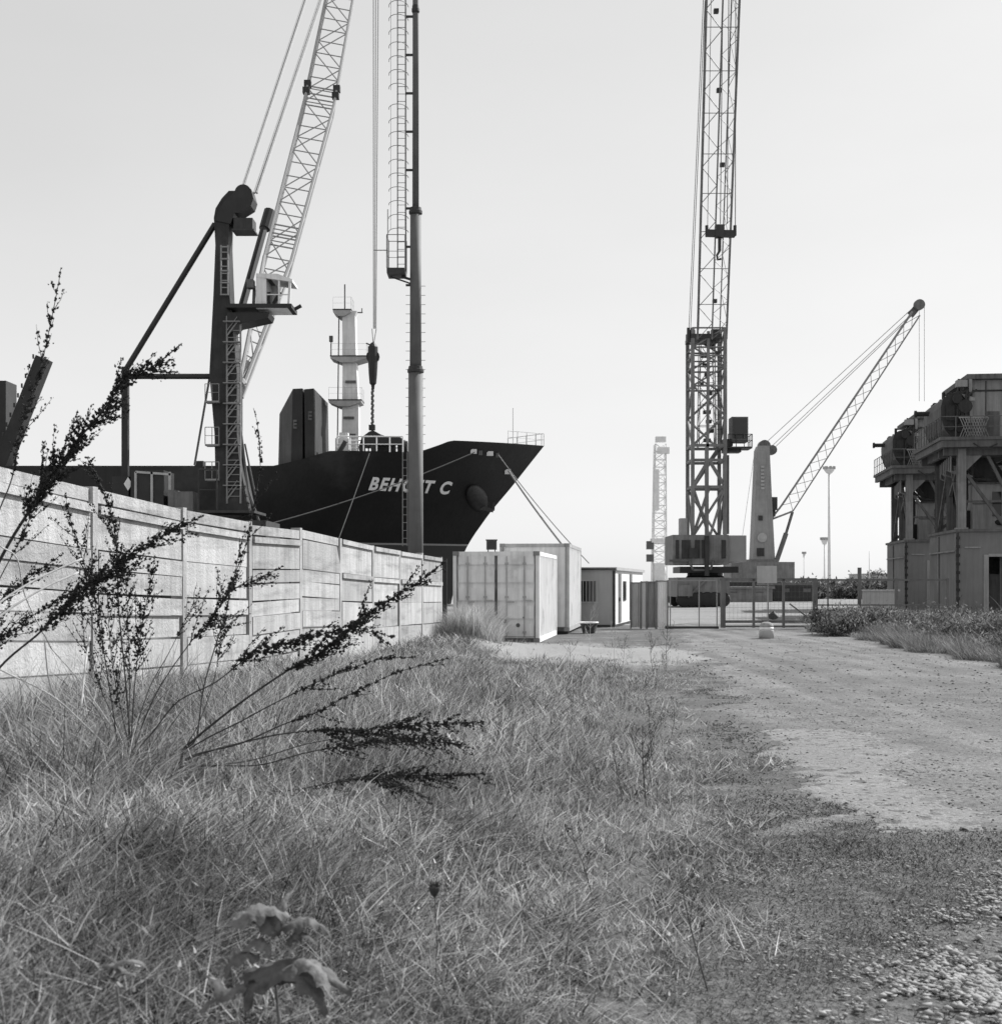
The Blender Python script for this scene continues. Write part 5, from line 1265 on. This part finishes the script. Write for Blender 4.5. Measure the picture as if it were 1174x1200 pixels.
def grassmat(name,lo,hi,tr=.35):
    m=bpy.data.materials.new(name); m.use_nodes=True; nt=m.node_tree; N=nt.nodes; L=nt.links
    bs=N['Principled BSDF']; bs.inputs['Roughness'].default_value=.7; bs.inputs['Specular IOR Level'].default_value=.2; out=N['Material Output']
    g=N.new('ShaderNodeNewGeometry'); r=N.new('ShaderNodeMapRange'); r.inputs[3].default_value=lo; r.inputs[4].default_value=hi
    pw=N.new('ShaderNodeMath'); pw.operation='POWER'; pw.inputs[1].default_value=2.0
    L.new(g.outputs['Random Per Island'],pw.inputs[0]); L.new(pw.outputs[0],r.inputs[0])
    tc=N.new('ShaderNodeTexCoord'); n=N.new('ShaderNodeTexNoise'); n.inputs['Scale'].default_value=.9; n.inputs['Detail'].default_value=4; L.new(tc.outputs['Object'],n.inputs['Vector'])
    r2=N.new('ShaderNodeMapRange'); r2.inputs[1].default_value=.3; r2.inputs[2].default_value=.7; r2.inputs[3].default_value=.55; r2.inputs[4].default_value=1.45; L.new(n.outputs['Fac'],r2.inputs[0])
    mu=N.new('ShaderNodeMath'); mu.operation='MULTIPLY'; L.new(r.outputs[0],mu.inputs[0]); L.new(r2.outputs[0],mu.inputs[1])
    L.new(mu.outputs[0],bs.inputs['Base Color'])
    t_=N.new('ShaderNodeBsdfTranslucent'); L.new(mu.outputs[0],t_.inputs[0])
    x=N.new('ShaderNodeMixShader'); x.inputs[0].default_value=tr; L.new(bs.outputs[0],x.inputs[1]); L.new(t_.outputs[0],x.inputs[2]); L.new(x.outputs[0],out.inputs[0])
    return m
m_grass=grassmat('grass_blades',.035,.66); m_dry=grassmat('dry_grass_blades',.22,.75); m_scrub=grassmat('scrub_leaves',.04,.36)
rng=NR
# 1. turf on the bank: tufts whose blades splay outwards, over a mat of short blades
CLEAR=[(P(325,1130,4.2),.10),(P(140,1145,3.85),.06),(P(255,1165,3.95),.05),(P(440,1190,3.55),.05)]
def bare(x,y):
    b_=np.exp(-(((x-2.2)/2.9)**2+((y-33.0)/5.2)**2)**2)
    return b_
def on_bank(x,y,lo=.1):
    u=road_l(y)-x
    edge=lo+.42*sstep(11,8,y)+(vnoise(x,y,1.1,5)-.5)*1.4+(vnoise(x,y,.3,8)-.5)*.6
    k=(u>edge)&(x>wallx(y)+.05)&(rng.uniform(0,1,len(x))>bare(x,y)*1.25)&(np.abs(x)<.46*y+.5)
    k&=~((y>38.0)&(x>-1.3))
    for c,r_ in CLEAR: k&=(np.hypot(x-c.x,(y-c.y)*.8)>r_)
    return k,u
parts=[]
cx_,cy_=wedge(15000,2.9,38,rng,.92,.46); k,u=on_bank(cx_,cy_,.25); cl=vnoise(cx_,cy_,.9,13); k&=(cl>.22+.14*sstep(11,5,cy_)); cx_,cy_,u,cl=cx_[k],cy_[k],u[k],cl[k]
m_=24; n=len(cx_)*m_; rep=lambda a: np.repeat(a,m_)
rad=rep(np.clip(.045+.008*cy_,.05,.22)*rng.uniform(.6,1.5,len(cx_))); th=rng.uniform(0,6.28,n); rr=np.sqrt(rng.uniform(0,1,n))
x=rep(cx_)+np.cos(th)*rr*rad; y=rep(cy_)+np.sin(th)*rr*rad
tall=rep(sstep(.1,3.0,u)*(.45+.55*sstep(30,12,cy_))); h=(.08+.21*tall*(1-.35*sstep(9,5,y)))*(.5+.9*rep(cl))*rng.uniform(.45,1.3,n)*rep(rng.uniform(.6,1.35,len(cx_)))
w_=np.clip(.0046+.00034*y,.005,.014)*rng.uniform(.5,1.5,n)
ang=th+rng.normal(0,.7,n); wind=rep(vnoise(cx_,cy_,2.2,14)); ang=np.where(rng.uniform(0,1,n)<.12,wind*6-2+rng.normal(0,.4,n),ang)
parts.append(blade_mesh(x,y,gz(x,y)-.015,h,w_,ang,np.abs(.15+.55*rr+rng.normal(0,.25,n)),np.abs(rng.normal(.6,.55,n)),rng))
x,y=wedge(120000,2.9,40,rng,.9,.46); k,u=on_bank(x,y,-.1); x,y,u=x[k],y[k],u[k]; n=len(x); tall=sstep(0,3,u)*(.5+.5*sstep(30,12,y))
parts.append(blade_mesh(x,y,gz(x,y)-.01+.04*tall*rng.uniform(0,1,n),(.035+.10*tall)*rng.uniform(.5,1.6,n),np.clip(.003+.0004*y,.0035,.014)*rng.uniform(.5,1.5,n),rng.uniform(0,6.28,n),rng.uniform(.2,1.25,n),rng.uniform(-.3,.8,n),rng))
# patches of short broad dark leaves between the tufts
x,y=wedge(34000,2.9,16,rng,.8,.45); k,u=on_bank(x,y,-.1); k&=(vnoise(x,y,.5,81)>.6); x,y,u=x[k],y[k],u[k]; n=len(x)
parts.append(blade_mesh(x,y,gz(x,y)+.05*sstep(0,3,u)*rng.uniform(0,1,n),rng.uniform(.02,.07,n),rng.uniform(.006,.014,n),rng.uniform(0,6.28,n),rng.uniform(.4,1.3,n),rng.uniform(0,.8,n),rng))
v,f=cat(parts); tag(np_mesh('grass',v,f,m_grass),'rough mid grey grass covering the bank between wall and road','grass',kind='stuff')
# 2. tall dry stalks, lying straw, small pale seedy bits
parts=[]
x,y=wedge(26000,3.0,38,rng,.85,.45); k,u=on_bank(x,y,.5); cl=vnoise(x,y,1.2,15); k&=(cl>.42)&((y>7.5)|(rng.uniform(0,1,len(x))<.2))
x,y,u=x[k],y[k],u[k]; n=len(x)
h=(.16+.42*sstep(.3,2.2,u)*sstep(6,11,y)*sstep(34,18,y))*rng.uniform(.5,1.3,n); w_=np.clip(.0018+.00025*y,.0022,.008)*rng.uniform(.6,1.3,n)
parts.append(blade_mesh(x,y,gz(x,y)-.01,h,w_,np.where(rng.uniform(0,1,n)<np.where(y<9,.15,.6),rng.normal(.3,.6,n),rng.uniform(0,6.28,n)),np.abs(rng.normal(.3,.25,n)),np.abs(rng.normal(.2,.25,n)),rng))
x,y=wedge(42000,2.9,26,rng,.85,.45); k,u=on_bank(x,y,-.2); x,y,u=x[k],y[k],u[k]; n=len(x)
parts.append(blade_mesh(x,y,gz(x,y)+rng.uniform(.01,.17,n)*sstep(0,2.5,u)*(.5+.5*sstep(30,12,y)),rng.uniform(.03,.16,n)*(1+.8*(rng.uniform(0,1,n)<.06)),rng.uniform(.002,.006,n)*np.clip(y/6,.8,2.2),rng.uniform(0,6.28,n),rng.uniform(.7,1.4,n),rng.uniform(-.5,.5,n),rng))
x,y=wedge(4500,3.2,14,rng,.85,.45); k,u=on_bank(x,y,-.2); x,y,u=x[k],y[k],u[k]; n=len(x)
parts.append(blade_mesh(x,y,gz(x,y)+rng.uniform(.02,.2,n)*sstep(0,2.5,u),rng.uniform(.012,.03,n),rng.uniform(.006,.013,n),rng.uniform(0,6.28,n),rng.uniform(.4,1.4,n),rng.uniform(0,.5,n),rng))
v,f=cat(parts); tag(np_mesh('dry_grass',v,f,m_dry),'bleached dry stalks and straw among the bank grass','dry grass',kind='stuff')
# 3. low creeping growth on the rough gravel at the lower right and along the road edge
x,y=wedge(640000,3.6,32,rng,.72,.46); u=road_l(y)-x
cl=vnoise(x,y,1.3,16)*.45+vnoise(x,y,.45,17)*.33+vnoise(x,y,.16,18)*.22
near=sstep(9.6,8.8,y)
strip=1.25*np.exp(-((u+.45)/.85)**2)*sstep(31,14,y)
corner=sstep(.30,1.0,(x-1.0)*.7+(6.3-y)*.45)
dens=near*(1.05-.85*corner)+(1-near)*strip*1.15
dens=dens*sstep(.30,.62,cl+.12*near)
dens=np.maximum(dens,.5*bare(x,y)*sstep(.5,.62,cl))
k=((u<.7)|(bare(x,y)>.3))&(x<road_r(y))&(rng.uniform(0,1,len(x))<dens)
x,y,u=x[k],y[k],u[k]; n=len(x)
h=rng.uniform(.006,.024,n)*(1+1.1*vnoise(x,y,.4,3)**2); w_=rng.uniform(.002,.006,n)*np.clip(y/6,.8,2.8)
v,f=blade_mesh(x,y,gz(x,y)-.003,h,w_,rng.uniform(0,6.28,n),rng.uniform(.3,1.4,n),rng.uniform(0,.6,n),rng)
tag(np_mesh('creeping_weeds',v,f,grassmat('creeper_leaves',.03,.19,.2)),'low creeping weeds over the rough gravel at the lower right','ground cover',kind='stuff')
# 4. scrub on the right verge
parts=[]
n=90000
y=rng.uniform(20,62,n); x=road_r(y)+rng.exponential(2.2,n)+rng.uniform(-.1,.3,n)+(vnoise(y,y*0,1.1,71)-.5)*.9
m_=vnoise(x,y,2.0,21); dd=x-road_r(y)
k=(x<.47*y)&(m_>.18)&(y<61)&((y<49.5)|(x>13.4)); x,y,dd,m_=x[k],y[k],dd[k],m_[k]
h=(.10+.48*sstep(.3,2.8,dd)*(.15+1.25*m_**1.3))*rng.uniform(.4,1.25,len(x))*np.where(rng.uniform(0,1,len(x))<.02,1.5,1)
parts.append(blade_mesh(x,y,gz(x,y)-.02,h,rng.uniform(.012,.03,len(x)),rng.uniform(0,6.28,len(x)),np.abs(rng.normal(.3,.3,len(x))),np.abs(rng.normal(.4,.3,len(x))),rng))
n=90000
x2=rng.choice(x,n)+rng.normal(0,.15,n); y2=rng.choice(y,n)*0
ii=rng.integers(0,len(x),n); x2=x[ii]+rng.normal(0,.12,n); y2=y[ii]+rng.normal(0,.12,n); z2=gz(x2,y2)+h[ii]*rng.uniform(.15,1.05,n)
parts.append(blade_mesh(x2,y2,z2,rng.uniform(.04,.12,n),rng.uniform(.018,.055,n),rng.uniform(0,6.28,n),rng.uniform(.2,1.4,n),rng.uniform(0,.5,n),rng))
v,f=cat(parts); tag(np_mesh('scrub',v,f,m_scrub),'tangled dark scrub along the right side of the road below the quay towers','scrub',kind='stuff')
n=26000; y=rng.uniform(20,48,n); x=road_r(y)+np.abs(rng.normal(.4,.8,n))-.35+(vnoise(y,y*0,1.1,71)-.5)*1.1; k=(x<.47*y)&(vnoise(x,y,.9,72)>.3); x,y=x[k],y[k]
v,f=blade_mesh(x,y,gz(x,y)-.02,rng.uniform(.12,.6,len(x))*(.4+.9*vnoise(x,y,1.0,73)),rng.uniform(.007,.016,len(x)),rng.normal(3.5,1.1,len(x)),np.abs(rng.normal(.5,.25,len(x))),np.abs(rng.normal(.4,.2,len(x))),rng)
tag(np_mesh('verge_grass',v,f,m_dry if False else grassmat('verge_blades',.08,.40)),'leaning grass fringe along the right edge of the gravel road','grass',kind='stuff')
# weeds hugging the containers and the wall foot
parts=[]
n=16000; y=rng.uniform(33,39.2,n); x=rng.normal(-1.0,.5,n); k=(x>wallx(np.minimum(y,36))+.1)&(y<39.2)&(x<.0); x,y=x[k],y[k]
h=(.35+.55*np.exp(-((x+.7)/.7)**2))*rng.uniform(.5,1.25,len(x))
parts.append(blade_mesh(x,y,gz(x,y)-.02,h,rng.uniform(.006,.014,len(x)),rng.uniform(0,6.28,len(x)),np.abs(rng.normal(.25,.2,len(x))),np.abs(rng.normal(.25,.2,len(x))),rng))
v,f=cat(parts); tag(np_mesh('tall_grass',v,f,m_dry),'tall dry grass standing between the wall end and the rusty container doors','grass',kind='stuff')
# 5. bushes
def bush(c,rx,ry,h,n,label,name='bush',mat=m_scrub,group=None,ls=.09):
    rt=thing(name,c,label,'bush',group)
    mb=MB()
    for k_ in range(9):
        a=R.uniform(0,6.28); q=V(c)+V((math.cos(a)*rx*.7,math.sin(a)*ry*.7,h*R.uniform(.5,.95))); mb.tube([c,V(c).lerp(q,.5)+V((0,0,h*.1)),q],[.03,.02,.006],5)
    mb.build('branches',m_stem,rt)
    # clumps
    cl=[(R.gauss(0,.45)*rx,R.gauss(0,.45)*ry,abs(R.gauss(.5,.25))*h) for k_ in range(26)]
    ci=rng.integers(0,len(cl),n); cc=np.array(cl)[ci]; sp=min(rx,h)*.24
    o=rng.normal(0,sp,(n,3)); p=cc+o; p[:,2]=np.abs(p[:,2])
    v,f=blade_mesh(p[:,0],p[:,1],p[:,2],rng.uniform(.5,1.3,n)*ls,rng.uniform(.35,.7,n)*ls,rng.uniform(0,6.28,n),rng.uniform(0,1.4,n),rng.uniform(0,.5,n),rng)
    o=np_mesh('foliage',v,f,mat); o.parent=rt
    return rt
b=P(985,745,44.5); bush(V((b.x,44.5,gzs(b.x,44.5))),.9,1.0,.68,6000,'rounded dark bush at the left tip of the scrub beside the gate','bush')
b=P(1024,735,47.5); bush(V((b.x,47.5,gzs(b.x,47.5))),1.2,1.0,.6,4000,'grey bush in the scrub right of the stout fence post')
b=P(1022,690,220); bush(V((b.x,220,0)),1.6,1.6,2.6,1800,'small dark round tree top beyond the yard near the thin pole',ls=.4)
for i_,(px,Y,h_) in enumerate(((952,150,1.7),(975,155,1.5),(1000,150,1.6),(1030,155,1.8),(1055,150,1.7),(925,160,1.4))):
    b=P(px,690,Y); bush(V((b.x,Y,0)),2.6,1.5,h_,2200,'dark hedge bush in the row across the far side of the yard','hedge_bush',group='hedge bushes across the yard',ls=.35)
# 6. stones
def stones(n,xf,size,name,label,mat):
    x,y=xf(n); n=len(x); s=size(n,y)
    ic=np.array([[1,0,0],[-1,0,0],[0,1,0],[0,-1,0],[0,0,1],[0,0,-1],[.6,.6,.5],[-.6,.6,.5],[.6,-.6,.5],[-.6,-.6,.5]],float)[:6]
    T=np.array([[0,2,4],[2,1,4],[1,3,4],[3,0,4],[2,0,5],[1,2,5],[3,1,5],[0,3,5]],np.int32)
    j=rng.uniform(.45,1.5,(n,6,1)); a=rng.uniform(0,6.28,n); ca,sa=np.cos(a)[:,None],np.sin(a)[:,None]
    P_=ic[None]*j*s[:,None,None]; P_=P_*np.stack([rng.uniform(.8,1.5,n),rng.uniform(.7,1.1,n),rng.uniform(.25,.65,n)],-1)[:,None,:]
    X=P_[:,:,0]*ca-P_[:,:,1]*sa; Y=P_[:,:,0]*sa+P_[:,:,1]*ca
    Z=P_[:,:,2]+gz(x,y)[:,None]+.012+.2*s[:,None]
    v=np.stack([X+x[:,None],Y+y[:,None],Z],-1).reshape(-1,3); f=((np.arange(n,dtype=np.int32)*6)[:,None,None]+T[None]).reshape(-1,3)
    return tag(np_mesh(name,v,f,mat),label,'gravel',kind='stuff')
def xr(n):
    x,y=wedge(n,9.2,42,rng,.9,.46); k=(x>edge_l(y)-.1)&(x<road_r(y)); return x[k],y[k]
def xg(n):
    x,y=wedge(n,3.4,9.6,rng,.75,.46); u=road_l(y)-x; d=vnoise(x,y,.8,31)*.6+vnoise(x,y,.25,32)*.4
    cor=sstep(.30,1.0,(x-1.0)*.7+(6.3-y)*.45)
    global CORV
    k=(u<.3)&(rng.uniform(0,1,n)<.07+.9*cor*sstep(.25,.5,d)+.5*sstep(.55,.7,d)); CORV=cor[k]; return x[k],y[k]
m_st2=M('dark_gravel',.13,.5,9,.95)
stones(16000,xr,lambda n,y: (.004+.016*rng.uniform(0,1,n)**3)*np.clip(y/14,.8,1.8),'gravel','loose gravel chips scattered over the road',m_st2)
stones(170000,xg,lambda n,y: .003+(.009+.017*CORV)*rng.uniform(0,1,n)**2.6,'coarse_gravel','coarse pale gravel at the lower right corner',M('pale_gravel',.30,.4,9,.95))

def xa(n):
    x,y=wedge(n,9.3,22,rng,.9,.46); u=road_l(y)-x; d=vnoise(x,y,1.2,91)*.6+vnoise(x,y,.3,92)*.4
    k=(u<.3)&(x<road_r(y))&(rng.uniform(0,1,n)<.12+.75*sstep(.45,.65,d)); return x[k],y[k]
stones(45000,xa,lambda n,y: .003+.015*rng.uniform(0,1,n)**3,'fine_gravel','fine grey gravel strewn over the near part of the road and the worn slab',M('mid_gravel',.12,.8,9,.95))
# ------------------------------------------------------------- light, sky, air, camera
SUN_EL=math.radians(39); SUN_AZ=math.atan2(.80,.60)   # azimuth: clockwise from +Y (into the picture) towards +X
wd=bpy.data.worlds.new('World'); SC.world=wd; wd.use_nodes=True; nt=wd.node_tree; N=nt.nodes; L=nt.links
bg=N['Background']; sky=N.new('ShaderNodeTexSky'); sky.sky_type='NISHITA'; sky.sun_disc=False; sky.sun_elevation=SUN_EL; sky.sun_rotation=SUN_AZ
sky.air_density=1.0; sky.dust_density=1.0; sky.ozone_density=1.0; sky.altitude=0
bw=N.new('ShaderNodeRGBToBW'); L.new(sky.outputs[0],bw.inputs[0])
pw=N.new('ShaderNodeMath'); pw.operation='POWER'; pw.inputs[1].default_value=SKYPOW; L.new(bw.outputs[0],pw.inputs[0])
ml=N.new('ShaderNodeMath'); ml.operation='MULTIPLY'; ml.inputs[1].default_value=SKYMUL; tcw=N.new('ShaderNodeTexCoord'); mpw=N.new('ShaderNodeMapping'); mpw.inputs['Scale'].default_value=(1,1,2.6); nzw=N.new('ShaderNodeTexNoise'); nzw.inputs['Scale'].default_value=2.2; nzw.inputs['Detail'].default_value=6
L.new(tcw.outputs['Generated'],mpw.inputs[0]); L.new(mpw.outputs[0],nzw.inputs['Vector'])
mrw=N.new('ShaderNodeMapRange'); mrw.inputs[1].default_value=.3; mrw.inputs[2].default_value=.7; mrw.inputs[3].default_value=.965; mrw.inputs[4].default_value=1.045; L.new(nzw.outputs['Fac'],mrw.inputs[0])
mzw=N.new('ShaderNodeMath'); mzw.operation='MULTIPLY'; L.new(pw.outputs[0],mzw.inputs[0]); L.new(mrw.outputs[0],mzw.inputs[1]); L.new(mzw.outputs[0],ml.inputs[0])
L.new(ml.outputs[0],bg.inputs[0]); bg.inputs[1].default_value=SKYSTR
sd=bpy.data.lights.new('sun','SUN'); sd.energy=SUNE; sd.angle=math.radians(.53); sd.color=(1,1,1)
so=bpy.data.objects.new('sun',sd); COL.objects.link(so)
ts=V((math.sin(SUN_AZ)*math.cos(SUN_EL),math.cos(SUN_AZ)*math.cos(SUN_EL),math.sin(SUN_EL)))
so.rotation_euler=ts.to_track_quat('Z','Y').to_euler(); so.location=ts*100
if HAZE:
    mb=MB(); mb.b(-700,700,-40,1200,-4.2,75); 
    hm=bpy.data.materials.new('haze_air'); hm.use_nodes=True; n_=hm.node_tree; 
    n_.nodes.remove(n_.nodes['Principled BSDF']); pv=n_.nodes.new('ShaderNodeVolumePrincipled'); pv.inputs['Density'].default_value=HAZE; pv.inputs['Color'].default_value=(.9,.9,.9,1); pv.inputs['Anisotropy'].default_value=.3
    n_.links.new(pv.outputs[0],n_.nodes['Material Output'].inputs['Volume'])
    tag(mb.build('haze',hm),kind='stuff')
cam=bpy.data.cameras.new('camera'); co=bpy.data.objects.new('camera',cam); COL.objects.link(co); SC.camera=co
co.location=(0,0,EYE); co.rotation_euler=(math.pi/2,0,0)
cam.sensor_fit='HORIZONTAL'; cam.sensor_width=36; cam.lens=36*F/1174; cam.shift_y=(HY-600)/1174; cam.clip_start=.1; cam.clip_end=6000
cam.dof.use_dof=True; cam.dof.focus_distance=22; cam.dof.aperture_fstop=6.3
SC.view_settings.view_transform='Standard'; SC.view_settings.look='None'; SC.view_settings.exposure=EXPO; SC.view_settings.gamma=1
